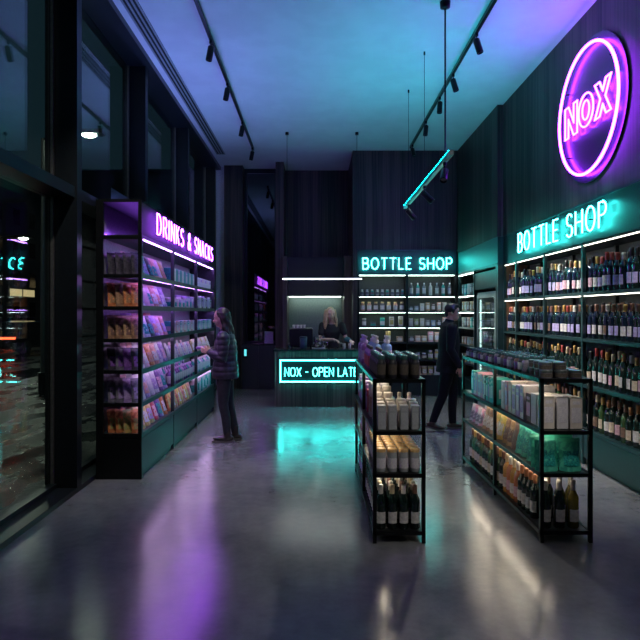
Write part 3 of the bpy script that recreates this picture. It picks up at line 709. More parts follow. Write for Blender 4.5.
CW = {'teal': 'teal', 'black': 'black', 'pink': 'pink', 'white': 'white', 'orange': 'orange', 'kraft': 'kraft brown', 'red': 'red', 'lilac': 'lilac', 'salmon': 'salmon', 'grey': 'grey',
      'yellow': 'yellow', 'green': 'green', 'purple': 'purple', 'cream': 'cream', 'blue': 'blue', 'mint': 'mint green', 'brown': 'dark brown', 'tan': 'tan', 'silver': 'silver grey'}
JX = lambda a: random.uniform(-a, a)

# ---------------------------------------------------------------- wall of wine: every bottle its own thing
SHN = ['top', 'second', 'third', 'lowest']
BAYN = {5: 'far corner bay', 4: 'second bay from corner', 3: 'third bay from corner', 2: 'near bay', 1: 'entrance-side bay'}
capset = [['gold', 'white', 'black', 'black', 'brown', 'gold', 'cream'], ['gold', 'brown', 'gold', 'red', 'copper', 'white', 'brown'], ['gold', 'cream', 'gold', 'red', 'cream', 'brown'], ['gold', 'cream', 'copper', 'brown', 'brown', 'black']]
near_caps = {0: ['black', 'gold', 'red', 'red', 'red', 'red', 'white', 'black', 'black', 'black', 'red', 'brown', 'black'],
             1: ['black', 'brown', 'brown', 'white', 'brown', 'brown', 'gold', 'brown', 'brown', 'copper', 'black', 'brown', 'gold'],
             2: ['black', 'red', 'red', 'gold', 'cream', 'cream', 'gold', 'white', 'gold', 'brown', 'red', 'gold', 'gold'],
             3: ['gold', 'cream', 'gold', 'copper', 'brown', 'brown', 'brown', 'copper', 'copper', 'brown', 'gold', 'brown', 'gold']}
labset = [['lilac', 'lilac', 'pink', 'lilac', 'white'], ['white', 'lilac', 'lilac', 'brown', 'white', 'lilac'], ['white', 'cream', 'cream', 'white', 'white', 'pink'], ['cream', 'pink', 'white', 'white', 'brown', 'cream']]
for si, z in enumerate(SH_R[1:]):
    for bi in (5, 4, 3, 2, 1):
        ya, yb = RY[bi] + .03, RY[bi + 1] - .03
        if bi == 5: yb -= .02
        if bi == 2: ya = 5.16
        n = int((yb - ya) / .101); st = (yb - ya) / n
        for k in range(n):
            y = yb - st * (k + .5)
            if bi == 2: c_ = near_caps[si][k % 13]
            else: c_ = capset[si][(k + bi * 2) % len(capset[si])]
            l_ = labset[si][(k * 2 + bi + (k // 3)) % len(labset[si])]
            g_ = 'blue' if (si < 2 and (k + bi) % 3 != 1) else 'dark'
            if si == 3 and k % 4 == 2: g_ = 'green'
            h_ = 1.13 + (0.04 * ((k * 7 + si * 3 + bi) % 4) if si != 1 else .02 * (k % 2))
            place(bottle_key(g_, l_, c_), (2.925 + JX(.012), y + JX(.003), z), -PI / 2 + JX(.25),
                  '%s-capped wine bottle, %s label, %s bottle of %s, %s wall shelf' % (c_, l_, ORD[k], BAYN[bi], SHN[si]),
                  'wine bottles on the wall shelving', 'bottle', scale=(1.17, 1.17, h_))
# second row showing between the necks
for si in range(4):
    z = SH_R[1 + si]
    for bi in ((3, 2) if si in (0, 3) else (2,)):
        ya, yb = RY[bi] + .03, RY[bi + 1] - .03
        if bi == 2: ya = 5.6
        n = int((yb - ya) / .12); st = (yb - ya) / n
        for k in range(n):
            place(bottle_key('dark', 'white' if si % 2 else 'cream', 'brown' if k % 2 else 'black'), (3.04, yb - st * (k + .5), z), -PI / 2,
                  'dark %s-capped bottle, back row, %s in %s, %s wall shelf' % ('brown' if k % 2 else 'black', ORD[k], BAYN[bi], SHN[si]), 'back row wine bottles on the wall shelving', 'bottle', scale=(1.15, 1.15, 1.2))

# ---------------------------------------------------------------- free-standing racks
def gondola(name, label, x0, x1, ys):
    t = tag(empty(name, ((x0 + x1) / 2, ys[0], 0)), label, 'rack', 'free-standing black product racks')
    hw = (x1 - x0) / 2; L = ys[-1] - ys[0]; p = .026
    for y in ys:
        for sx in (-1, 1):
            a = sx * hw; a0, a1 = (a, a + p) if sx < 0 else (a - p, a)
            yy = y - ys[0]; yb = yy if y != ys[-1] else yy - p
            B(a0, a1, yb, yb + p, 0.0, 1.156).build('post', BLK, t)
    for z in (1.156, .79, .49, .085):
        mb = MB().box(-hw, hw, 0, p, z - .028, z).box(-hw, hw, L - p, L, z - .028, z).box(-hw, -hw + p, p, L - p, z - .028, z).box(hw - p, hw, p, L - p, z - .028, z)
        r = mb.build('shelf_rail', BLK, t)
        B(-hw + p, hw - p, p, L - p, z - .014, z - .003).build('shelf', mat('rack_shelf_steel', (0.035, 0.042, 0.045), 0.28, 0.5), t)
    for z in (1.128, .762, .462):
        B(-hw + p + .06, -hw + p + .075, p + .02, L - p - .02, z + .006, z + .011).build('led_strip', emit('added_shelf_fill', (1.0, .86, .66), 9), t)  # warm strips added under the tiers to brighten the goods below
    return t
GC = gondola('product_rack', 'slim black four-tier rack in the middle of the floor, jars on top', .40, .77, (4.11, 5.04, 5.99))
GR = gondola('product_rack', 'longer black four-tier rack beside the wine wall, tins on top', 1.58, 1.95, (4.12, 5.20, 6.33))
GZ = [1.156, .79, .49, .085]
grpC = 'products on the middle rack'; grpR = 'products on the rack by the wine wall'
LEVC = ['top', 'second', 'third', 'bottom']
ROWW = lambda j: ORD[j] + ' row back'
COLW = ['outer street-side column', 'second column', 'third column', 'inner column']
# -- middle rack
xs = [.463, .544, .625, .706]
for i in range(4):
    for j in range(7):
        y = 4.175 + j * .085
        if i > 0 and j > 5: continue
        place(tub_key('black', 'soot', .034, .165, 'lid_teal_dark', 'jar'), (xs[i], y, GZ[0] - .002), 0, 'dark teal-lidded jar on the middle rack, %s, %s' % (COLW[i], ROWW(j)), 'dark jars on the middle rack', 'jar')
for j in range(5):
    place(tub_key('purple', 'red', .032, .19, 'black', 'slim_bottle', True), (.455, 4.80 + j * .08, GZ[0] - .002), 0, 'slim purple bottle behind the dark jars on the middle rack, %s' % ROWW(j), 'purple bottles on the middle rack', 'bottle')
    place(tub_key('purple', 'black', .032, .17, 'black', 'slim_bottle', True), (.535, 4.80 + j * .08, GZ[0] - .002), 0, 'slim dark purple bottle, second column of the middle rack top, %s' % ROWW(j), 'purple bottles on the middle rack', 'bottle')
for j in range(4):
    for i, x in enumerate((.46, .56, .66)):
        if j > 1 and i == 2: continue
        c = ['purple', 'blue', 'blue'][i] if j % 2 == 0 else ['lilac', 'blue', 'blue'][i]
        place(pump_key(c, 'lilac' if i == 0 else 'white'), (x, 5.40 + j * .14, GZ[0] - .002), 0, '%s pump bottle, middle rack top, %s, %s' % (c, COLW[i], ['beside the purple bottles', 'second from them', 'third from them', 'at the far end'][j]), 'pump bottles on the middle rack', 'bottle')
# second tier
for i, x in enumerate((.468, .545, .628, .708)):
    place(tub_key('grey', 'grey', .031, .175, 'cream', 'slim_carton') if False else box_key('silver', 'silver', .058, .058, .172, 'slim_carton'), (x, 4.18, GZ[1]), 0, 'grey slim carton at the near end of the middle rack, %s' % COLW[i], grpC, 'carton')
    place(box_key('cream', 'white', .058, .058, .183, 'slim_carton'), (x, 4.262, GZ[1]), 0, 'cream slim carton just behind the grey ones, %s' % COLW[i], grpC, 'carton')
for j in range(3):
    for i, x in enumerate((.47, .55, .635, .71)):
        if i > 1 and j > 1: continue
        place(tub_key('cream', 'white', .034, .19 + .035 * j, 'cream', 'canister', j == 1 and i > 1), (x, 4.36 + .1 * j, GZ[1]), 0, 'cream canister on the middle rack second tier, %s, %s' % (COLW[i], ROWW(j)), grpC, 'canister')
for j in range(4):
    place(tub_key('cream', 'tan', .036, .27, 'white', 'canister'), (.465 + .082 * (j % 2), 4.68 + .095 * (j // 2), GZ[1]), 0, 'tall cream canister near the rack middle post, %s, %s' % (COLW[j % 2], ROWW(j // 2)), grpC, 'canister')
for j, c in enumerate(('red', 'purple', 'lilac', 'salmon', 'white', 'purple', 'pink', 'lilac', 'white', 'red')):
    place(box_key(c, 'white', .07, .065, .19 + .02 * (j % 3)), (.46, 4.93 + j * .098 + (.04 if j > 0 else -.02), GZ[1]), -PI / 2, '%s box, middle rack second tier, %s from the tall canisters' % (CW[c], ORD[j]), grpC, 'box')
# third tier: gold lidded cans
for i in range(4):
    for j in range(8):
        if i > 1 and j > 6: continue
        place(tub_key('silver', 'white', .034, .165, 'lid_gold', 'tin_can'), (xs[i], 4.175 + j * .083, GZ[2]), 0, 'grey can with gold lid on the middle rack, %s, %s' % (COLW[i], ROWW(j)), 'gold-lidded cans on the middle rack', 'can')
for j, c in enumerate(('salmon', 'pink', 'tan', 'salmon', 'cream', 'pink', 'tan')):
    place(pouch_key(c, 'white', .12, .20, .03, .10), (.468, 4.92 + j * .148, GZ[2]), -PI / 2, '%s pouch on the third tier of the middle rack, %s behind the cans' % (CW[c], ORD[j]), grpC, 'pouch')
# bottom bottles
for i in range(4):
    for j in range(21):
        if i > 0 and j > 5: continue
        place(bottle_key('dark', 'white' if j < 10 else ('lilac' if j % 3 else 'pink'), ['white', 'cream', 'white', 'brown'][(i + j) % 4] if j < 10 else ['red', 'brown', 'gold'][j % 3]), (xs[i], 4.18 + j * .085, GZ[3] - .003), 0 if (i > 0 or j < 1) else -.7,
              'dark wine bottle on the bottom of the middle rack, %s, %s' % (COLW[i], ROWW(j)), 'wine bottles at the bottom of the middle rack', 'bottle')
# -- rack by the wine wall
# tins
tn = 0
for j in range(3):
    for i in range(3):
        place(tin_key('grey'), (1.655 + i * .105, 4.21 + j * .1, GZ[0] - .002), 0, 'flat round tin in the lower layer of tins, %s across, %s' % (ORD[i], ROWW(j)), 'round tins on the rack top', 'tin')
        if (i < 2 and j < 3): place(tin_key('grey'), (1.655 + i * .105, 4.225 + j * .1, GZ[0] + .0545), 0, 'flat round tin in the upper layer of tins, %s across, %s' % (ORD[i], ROWW(j)), 'round tins on the rack top', 'tin')
for j in range(20):
    y = 4.54 + j * .088
    for i in range(3):
        if i == 2 and j % 2: continue
        c = ['grey', 'black', 'brown', 'black'][(j + i) % 4]
        place(tub_key(c, ['grey', 'white', 'purple'][j % 3], .037, .125 if j < 9 else .10, 'tin_lid2' if False else 'lid_teal_dark', 'jar'), (1.635 + i * .095, y, GZ[0] - .002), 0, '%s jar with metal lid, wine wall rack top, %s, %s' % (CW[c], ['first column', 'second column', 'third column'][i], ORD[j] + ' behind the tins'), 'lidded jars on the wine wall rack', 'jar')
# second tier boxes
for i, (x, w, h) in enumerate(((1.66, .082, .235), (1.758, .082, .235), (1.856, .088, .225))):
    for j in range(2):
        c = 'cream' if (i + j) % 2 == 0 else 'white'
        place(box_key(c, 'white', w, .11, h * (1 - .03 * j)), (x, 4.225 + j * .13, GZ[1]), 0, '%s box at the end of the wine wall rack, %s across, %s' % (CW[c], ORD[i], ['front', 'behind it'][j]), grpR, 'box')
for i in range(2): place(box_key('brown', 'pink', .10, .085, .215), (1.665 + i * .11, 4.475, GZ[1]), -PI / 2, 'dark brown box behind the cream boxes, %s' % ['outer', 'inner'][i], grpR, 'box')
yy = 4.585
for j in range(6):
    c = ['white', 'lilac', 'white', 'cream', 'pink', 'white'][j]
    for i in range(2):
        place(box_key(c, 'white' if j % 2 else 'lilac', .075, .12, .262 - .01 * (j % 3)), (1.67 + i * .13, yy + j * .093, GZ[1]), -PI / 2, 'tall %s box, wine wall rack, %s from the dark brown box, %s' % (CW[c], ORD[j], ['outer side', 'inner side'][i]), grpR, 'box')
for j in range(13):
    c = ['teal', 'black', 'teal', 'teal', 'grey', 'teal', 'black', 'cream', 'pink', 'white', 'pink', 'white', 'teal'][j]
    place(box_key(c, 'white' if c in ('teal', 'black') else 'lilac', .045 if j < 8 else .07, .15, .235 - .02 * (j % 2)), (1.69, 5.262 + j * .055 + (max(0, j - 8) * .027 + (.015 if j >= 8 else 0)), GZ[1]), -PI / 2, 'thin %s box, far bay of the wine wall rack, %s from middle post' % (CW[c], ORD[j]), grpR, 'box')
# third tier pouches
for i, (x, y) in enumerate(((1.655, 4.20), (1.825, 4.20), (1.66, 4.30), (1.825, 4.32))):
    place(pouch_key('mint', 'teal', .165, .235 if i != 1 else .225, .042, .12, 'coffee_bag'), (x, y, GZ[2]), JX(.15), 'mint green plastic bag at the end of the wine wall rack, %s' % ['front outer one', 'front inner one', 'second row outer one', 'second row inner one'][i], 'mint green bags', 'bag')
for j in range(3): place(pouch_key('mint', 'teal', .118, .23, .042, .12, 'coffee_bag'), (1.66, 4.475 + j * .128, GZ[2]), -PI / 2 + .25, 'mint green plastic bag on the rack side, %s from the rack end' % ORD[j + 2], 'mint green bags', 'bag')
for j in range(8):
    c = ['brown', 'tan', 'kraft', 'yellow', 'yellow', 'tan', 'kraft', 'tan'][j]
    place(pouch_key(c, 'brown' if j < 3 else 'cream', .106, .225, .040, .15, 'coffee_bag'), (1.665, 4.865 + j * .115 + (.04 if j >= 3 else 0), GZ[2]), -PI / 2 + .25 + JX(.06), '%s coffee bag on the wine wall rack, %s behind the mint bags' % (CW[c], ORD[j]), 'kraft coffee bags', 'bag')
for j in range(4):
    c = ['pink', 'white', 'pink', 'white', 'lilac'][j]
    place(pouch_key(c, 'grey', .10, .17, .04, .15, 'coffee_bag'), (1.665, 5.86 + j * .112, GZ[2]), -PI / 2 + .25 + JX(.1), 'small %s bag in the far bay, %s behind the kraft bags' % (CW[c], ORD[j]), 'pale bags in the far bay', 'bag')
    place(pouch_key('white', 'pink', .10, .19, .04, .15, 'coffee_bag'), (1.80, 5.86 + j * .112, GZ[2]), -PI / 2 + .25 + JX(.1), 'small white bag in the second line of the far bay, %s' % ROWW(j), 'pale bags in the far bay', 'bag')
# bottom bottles
for i, (x, y, g_) in enumerate(((1.645, 4.20, 'dark'), (1.745, 4.20, 'dark'), (1.845, 4.20, 'olive'), (1.69, 4.30, 'dark'), (1.79, 4.30, 'green'), (1.88, 4.32, 'olive'))):
    place(bottle_key(g_, 'white', 'white'), (x, y, GZ[3] - .003), 0, 'white-capped %s wine bottle at the rack end, %s' % ({'dark': 'dark', 'olive': 'yellow-green', 'green': 'green'}[g_], ['front, outermost', 'front, middle', 'front, innermost', 'second row, outer', 'second row, middle', 'second row, inner'][i]), 'white-capped bottles at the rack end', 'bottle', scale=(1.05, 1.05, 1.08))
for j in range(20):
    y = 4.40 + j * .091
    if j == 8: y += .01
    g_, l_, c_ = ('dark', 'white', 'copper') if j < 4 else (('rose', 'pink', 'white') if j in (4, 6) else ('amber', 'white', 'cream')) if j < 8 else (('dark', 'white', 'brown') if j % 3 else ('green', 'cream', 'gold'))
    for i in range(2):
        if i == 1 and j > 12: continue
        place(bottle_key(g_, l_, c_ if i == 0 else 'brown'), (1.648 + i * .1, y, GZ[3] - .003), -PI / 2 + .5, '%s wine bottle, bottom of the wine wall rack, %s, %s from end' % ({'dark': 'dark', 'rose': 'rose', 'amber': 'amber', 'green': 'green'}[g_], ['outer line', 'inner line'][i], ORD[j]), 'wine bottles along the bottom of the wine wall rack', 'bottle', scale=(1, 1, 1.04))

# ---------------------------------------------------------------- snack rack content
LVN = ['top shelf', 'second shelf', 'third shelf', 'fourth shelf', 'fifth shelf', 'lowest shelf']
endc = [['black'] * 3, ['orange', 'orange', 'kraft'], ['kraft', 'tan', 'kraft'], ['black', 'purple', 'grey'], ['grey', 'lilac', 'grey'], ['orange', 'green', 'orange']]
b1 = [['black', 'teal', 'black', 'pink', 'salmon', 'pink', 'green', 'lilac'], ['white', 'pink', 'pink', 'red', 'salmon', 'white', 'lilac', 'purple'],
      ['salmon', 'white', 'black', 'purple', 'lilac', 'pink', 'salmon', 'red'], ['white', 'pink', 'orange', 'pink', 'salmon', 'white', 'lilac', 'lilac'],
      ['white', 'lilac', 'white', 'pink', 'white', 'purple', 'lilac', 'purple'], ['green', 'yellow', 'green', 'red', 'red', 'purple', 'orange', 'yellow']]
RK = 'snack rack'
for li, z in enumerate(LZ):
    # end column, seen through the open end: two or three deep
    for k in range(4):
        c = endc[li][k % 3]
        h_ = (.225, .24, .23, .215, .235, .225)[li]
        place(pouch_key(c, ['black', 'kraft', 'brown', 'purple', 'lilac', 'green'][li], .12, h_, .030, .10), (-1.775 - k * .080, 5.80 + .006 * k, z), .90 + JX(.04),
              '%s pouch at the open rack end, %s deep, %s of the snack rack' % (CW[c], ORD[k], LVN[li]), 'pouches at the snack rack end', 'pouch')
    # near bay pouches facing the aisle
    for k in range(6):
        y = 5.978 + k * .180
        c = b1[li][k + (k > 2)]
        place(pouch_key(c, ['white', 'lilac', 'pink', 'teal', 'white', 'salmon'][(k + li) % 6] if c not in ('black',) else 'teal', .160, (.235, .245, .225, .225, .25, .25)[li], .046, .24), (-1.797 + JX(.005), y, z), PI / 2 - .10 + JX(.10),
              '%s pouch facing the aisle, %s in near bay, %s of the snack rack' % (CW[c], ORD[k], LVN[li]), 'pouches in the near bay', 'pouch')
        if True:
            c2 = b1[li][(k + 3) % 8]
            place(pouch_key(c2, 'white', .165, .255, .036, .20), (-1.925, y, z), PI / 2, '%s pouch in the second row, %s in near bay, %s' % (CW[c2], ORD[k], LVN[li]), 'second row pouches in the near bay', 'pouch')
    # middle bay
    for k in range(12):
        y = 7.075 + k * .108
        if li == 0: key, nm, ct = box_key(['teal', 'white', 'teal', 'lilac'][k % 4], 'white' if k % 2 else 'teal', .095, .10, .17), 'box', 'box'
        elif li == 1: key, nm, ct = tub_key(['white', 'lilac', 'white'][k % 3], 'pink' if k % 2 else 'teal', .045, .12 if k < 8 else .16, 'white' if k < 8 else 'lilac'), 'tub', 'tub'
        elif li == 2: key, nm, ct = box_key(['teal', 'white', 'salmon', 'white'][k % 4], 'pink' if k % 2 else 'white', .095, .10, .155), 'box', 'box'
        elif li == 3: key, nm, ct = pouch_key(['white', 'lilac', 'pink'][k % 3], 'white', .10, .165, .035, .2), 'pouch', 'pouch'
        elif li == 4: key, nm, ct = tub_key(['purple', 'teal', 'lilac', 'purple'][k % 4], 'white', .036, .20, 'lilac', 'drink_bottle', True), 'drink bottle', 'bottle'
        else: key, nm, ct = pouch_key(['orange', 'yellow', 'tan', 'salmon'][k % 4], ['green', 'red', 'white'][k % 3], .10, .24, .034, .2), 'pouch', 'pouch'
        c = key.split('_')[1]
        rz = PI / 2
        if ct == 'box' and k % 3 == 2 and li == 2: pass
        place(key, (-1.78, y, z), rz, '%s %s, %s in middle bay, %s of the snack rack' % (CW[c], nm, ORD[k], LVN[li]), 'goods in the middle bay of the snack rack', ct)
        if li in (1, 4) or (li == 3 and k % 2):
            place(key, (-1.885, y, z), rz, '%s %s, second row, %s in middle bay, %s, snack rack' % (CW[c], nm, ORD[k], LVN[li]), 'second row goods in the middle bay', ct, scale=(1, 1, 1.12))
    for k in range(11):
        y = 8.44 + k * .118
        if li == 0: key, nm, ct = tub_key(['white', 'lilac', 'cream'][k % 3], 'white', .045, .15, 'white'), 'tub', 'tub'
        elif li == 1: key, nm, ct = box_key(['white', 'black', 'lilac'][k % 3], 'lilac', .095, .10, .17 + .02 * (k % 2)), 'box', 'box'
        elif li == 2: key, nm, ct = box_key(['white', 'lilac', 'teal'][k % 3], 'white', .095, .10, .15), 'box', 'box'
        elif li == 3: key, nm, ct = pouch_key(['tan', 'cream', 'pink'][k % 3], 'white', .11, .18, .035, .2), 'pouch', 'pouch'
        elif li == 4: key, nm, ct = tub_key(['teal', 'white', 'lilac'][k % 3], 'white', .038, .21, 'white', 'drink_bottle', True), 'drink bottle', 'bottle'
        else: key, nm, ct = tub_key(['white', 'teal', 'white'][k % 3], 'white' if k % 2 else 'teal', .05, .24, 'white', 'canister'), 'canister', 'canister'
        c = key.split('_')[1]
        place(key, (-1.78, y, z), PI / 2, '%s %s, %s in far bay, %s of the snack rack' % (CW[c], nm, ORD[k], LVN[li]), 'goods in the far bay of the snack rack', ct)

# ---------------------------------------------------------------- rear wall shelving content
SN = ['top', 'second', 'third', 'fourth', 'fifth', 'lowest']
def brow(si, x0, x1, keys, what, tier, cat):
    n = len(keys)
    for k, (key, cw, nm) in enumerate(keys):
        x = x0 + (x1 - x0) * (k + .5) / n
        place(key, (x, 11.55, BZ[si]), 0, '%s %s, %s along, %s on the %s rear shelf' % (cw, nm, ORD[k], what, SN[si]), 'goods on the rear wall shelving', cat)
L_, R_b = (.86, 1.76), (1.82, 2.70)
brow(0, *L_, [(tub_key(['cream', 'white', 'teal'][k % 3], 'grey', .028, .12, 'white', 'jar'), ['cream', 'white', 'teal'][k % 3], 'jar') for k in range(9)], 'street side half', 0, 'jar')
brow(0, *R_b, [(tub_key(['grey', 'teal', 'grey', 'white'][k % 4], 'white', .033, .25, 'white', 'drink_bottle', True), ['grey', 'teal', 'grey', 'white'][k % 4], 'bottle') for k in range(7)], 'corner half', 0, 'bottle')
brow(1, *L_, [(tub_key(['tan', 'salmon', 'brown', 'grey'][k % 4], 'white', .042, .18, 'lid_gold', 'jar'), ['tan', 'salmon', 'dark brown', 'grey'][k % 4], 'jar') for k in range(7)], 'street side half', 0, 'jar')
brow(1, *R_b, [(box_key(['black', 'grey', 'cream', 'tan', 'brown', 'salmon', 'cream', 'tan'][k], 'white', .075, .06, [.09, .10, .15, .17, .15, .17, .17, .15][k]), CW[['black', 'grey', 'cream', 'tan', 'brown', 'salmon', 'cream', 'tan'][k]], 'box') for k in range(8)], 'corner half', 0, 'box')
brow(2, *L_, [(tub_key('grey', 'white', .04, .16, 'cream', 'canister'), 'grey', 'canister'), (tub_key('grey', 'teal', .05, .09, 'tin_lid', 'tub'), 'grey', 'low tub'), (tub_key('teal', 'white', .045, .17, 'mint', 'canister'), 'teal', 'canister'), (box_key('cream', 'green', .09, .07, .19), 'cream', 'box'), (box_key('cream', 'green', .09, .07, .20), 'cream', 'tall box')], 'street side half', 0, 'container')
brow(2, *R_b, [(box_key(['cream', 'green', 'cream', 'grey', 'blue', 'black', 'salmon', 'cream'][k], 'white', .075, .06, [.16, .15, .16, .13, .12, .13, .18, .19][k]), CW[['cream', 'green', 'cream', 'grey', 'blue', 'black', 'salmon', 'cream'][k]], 'box') for k in range(8)], 'corner half', 0, 'box')
brow(3, *L_, [(box_key('brown', 'tan', .08, .06, .12), 'dark brown', 'box'), (box_key('grey', 'tan', .08, .06, .10), 'grey', 'box'), (tub_key('yellow', 'cream', .05, .21, 'lid_gold', 'canister'), 'yellow', 'canister'), (box_key('tan', 'cream', .12, .08, .11), 'tan', 'wide box')], 'street side half', 0, 'container')
brow(3, *R_b, [(box_key(['brown', 'salmon', 'tan', 'pink', 'salmon', 'cream', 'tan'][k], 'white', .10, .07, [.11, .12, .12, .2, .19, .2, .12][k]), CW[['brown', 'salmon', 'tan', 'pink', 'salmon', 'cream', 'tan'][k]], 'box') for k in range(7)], 'corner half', 0, 'box')
brow(4, *R_b, [(tub_key(['grey', 'white', 'black', 'green', 'yellow', 'green', 'white'][k], 'cream', .045, [.13, .13, .12, .17, .19, .18, .17][k], 'white' if k < 3 else 'cream', 'jar'), CW[['grey', 'white', 'black', 'green', 'yellow', 'green', 'white'][k]], 'jar') for k in range(7)], 'corner half', 0, 'jar')
brow(4, 1.3, 1.76, [(tub_key(['grey', 'tan', 'black', 'cream'][k], 'cream', .045, .14, 'white', 'jar'), CW[['grey', 'tan', 'black', 'cream'][k]], 'jar') for k in range(4)], 'street side half', 0, 'jar')
brow(5, 1.83, 2.70, [(pouch_key(['red', 'salmon', 'tan', 'green', 'cream', 'tan', 'red'][k], 'cream', .11, .17, .04, .1), CW[['red', 'salmon', 'tan', 'green', 'cream', 'tan', 'red'][k]], 'pouch') for k in range(7)], 'corner half', 0, 'pouch')
for si, z in enumerate(CBZ[:5]):
    for k in range(5):
        c = [['teal', 'grey', 'white', 'teal', 'grey'], ['salmon', 'tan', 'brown', 'cream', 'tan'], ['brown', 'teal', 'salmon', 'grey', 'cream'], ['salmon', 'tan', 'cream', 'salmon', 'tan'], ['tan', 'cream', 'grey', 'tan', 'brown']][si][k]
        place(box_key(c, 'white', .12, .09, [.2, .17, .18, .14, .15][si]), (2.86, 10.44 + k * .20, z), -PI / 2, '%s box, corner bay, %s from the fridge, %s shelf down' % (CW[c], ORD[k], ORD[si]), 'boxes in the corner bay', 'box')
for si, z in enumerate((.3, .7, 1.1, 1.5)):
    for k in range(5):
        c = ['white', 'cream', 'tan', 'teal', 'white'][(k + si) % 5]
        place(tub_key(c, 'grey', .04, .2, 'white', 'drink_bottle', True), (2.90, 9.26 + k * .17, z), -PI / 2, '%s bottle inside the fridge, %s along, %s shelf up' % (CW[c], ORD[k], ORD[si]), 'drinks in the fridge', 'bottle')
# ---------------------------------------------------------------- people
def limb(mb, pts, radii, side=(0, 1, 0), n=14, caps=True):
    """tapering tube through pts with elliptic sections (radius along side, radius across)"""
    pts = [Vector(p) for p in pts]; sd = Vector(side); vs = []; L = len(pts)
    for i, p in enumerate(pts):
        t = (pts[min(i + 1, L - 1)] - pts[max(i - 1, 0)]).normalized()
        a = (sd - t * sd.dot(t)).normalized(); b = t.cross(a)
        ra, rb = radii[i] if isinstance(radii[i], tuple) else (radii[i], radii[i])
        for k in range(n):
            an = 2 * PI * k / n; vs.append(p + a * math.cos(an) * ra + b * math.sin(an) * rb)
    fs = []
    for i in range(L - 1):
        for k in range(n):
            k2 = (k + 1) % n; fs.append((i * n + k, i * n + k2, (i + 1) * n + k2, (i + 1) * n + k))
    mb.add(vs, fs + [tuple(range(n)), tuple((L - 1) * n + k for k in range(n - 1, -1, -1))], True)
    if caps:
        for p, r in ((pts[0], radii[0]), (pts[-1], radii[-1])):
            ra = min(r) if isinstance(r, tuple) else r
            mb.ell(p, (ra * .98,) * 3, 10, 8)
    return mb
def fuse(mb, name, m, parent, vox=.008, smooth=2):
    """one continuous skin from overlapping volumes"""
    me = mb.mesh(name + '_src', m)
    o = bpy.data.objects.new(name, me); COL.objects.link(o)
    md = o.modifiers.new('fuse', 'REMESH'); md.mode = 'VOXEL'; md.voxel_size = vox; md.use_smooth_shade = True
    if smooth:
        s2 = o.modifiers.new('smooth', 'SMOOTH'); s2.factor = .5; s2.iterations = smooth
    dg = bpy.context.evaluated_depsgraph_get(); dg.update()
    me2 = bpy.data.meshes.new_from_object(o.evaluated_get(dg))
    o.modifiers.clear(); o.data = me2; me2.name = name
    if not me2.materials: me2.materials.append(m)
    me2.polygons.foreach_set('use_smooth', [True] * len(me2.polygons))
    o.parent = parent
    return o
def hand(mb, wrist, d, palm_n, curl, side=1, s=1.0):
    """palm and five separate bent fingers; d = direction of the hand, palm_n = where the palm looks"""
    w = Vector(wrist); d = Vector(d).normalized(); n = Vector(palm_n); n = (n - d * n.dot(d)).normalized(); a = d.cross(n) * side
    limb(mb, [w, w + d * .035 * s, w + d * .085 * s], [(.024 * s, .018 * s), (.036 * s, .015 * s), (.040 * s, .014 * s)], side=a, n=12)
    for k, (off, ln) in enumerate(((.030, .070), (.011, .080), (-.010, .074), (-.030, .058))):
        b = w + d * .082 * s + a * off * s
        c1 = curl; p1 = b + (d * math.cos(c1) + n * math.sin(c1)) * ln * .45 * s
        c2 = curl * 2.0; p2 = p1 + (d * math.cos(c2) + n * math.sin(c2)) * ln * .32 * s
        c3 = curl * 2.8; p3 = p2 + (d * math.cos(c3) + n * math.sin(c3)) * ln * .25 * s
        limb(mb, [b - d * .02, b, p1, p2, p3], [.0095 * s, .0095 * s, .009 * s, .008 * s, .007 * s], side=a, n=8)
    b = w + d * .025 * s + a * .028 * s
    p1 = b + (d * .75 + a * .7 + n * .15).normalized() * .042 * s; p2 = p1 + (d * .95 + a * .15 + n * .45).normalized() * .034 * s
    limb(mb, [b - a * .012, b, p1, p2], [.013 * s, .012 * s, .0105 * s, .0085 * s], side=n, n=8)
def head(mb, c, yaw=0.0, pitch=0.0, s=1.0, fem=True):
    """skull, jaw, nose, lips, brows, ears, neck joins below; forward is +x before yaw"""
    M = Matrix.Rotation(yaw, 3, 'Z') @ Matrix.Rotation(pitch, 3, 'Y')
    c = Vector(c)
    P = lambda x, y, z: c + M @ Vector((x * s, y * s, z * s))
    mb.ell(P(-.008, 0, .025), (.098 * s, .076 * s, .098 * s), 20, 14, M)
    mb.ell(P(.028, 0, -.035), (.062 * s, .060 * s, .080 * s), 16, 12, M)
    mb.ell(P(.052, 0, -.083), (.030 * s, (.030 if fem else .038) * s, .026 * s), 12, 8, M)
    limb(mb, [P(.080, 0, .012), P(.094, 0, -.008), P(.108, 0, -.030)], [.009 * s, .010 * s, .0135 * s], n=8)
    mb.ell(P(.084, 0, -.058), (.012 * s, .022 * s, .006 * s), 10, 6, M); mb.ell(P(.081, 0, -.068), (.012 * s, .019 * s, .007 * s), 10, 6, M)
    for sg in (-1, 1):
        mb.ell(P(.078, sg * .031, .022), (.012 * s, .022 * s, .006 * s), 10, 6, M)
        mb.ell(P(.052, sg * .040, -.028), (.026 * s, .02 * s, .022 * s), 10, 8, M)
        mb.ell(P(-.005, sg * .078, -.008), (.017 * s, .008 * s, .030 * s), 10, 8, M)
    return P, M
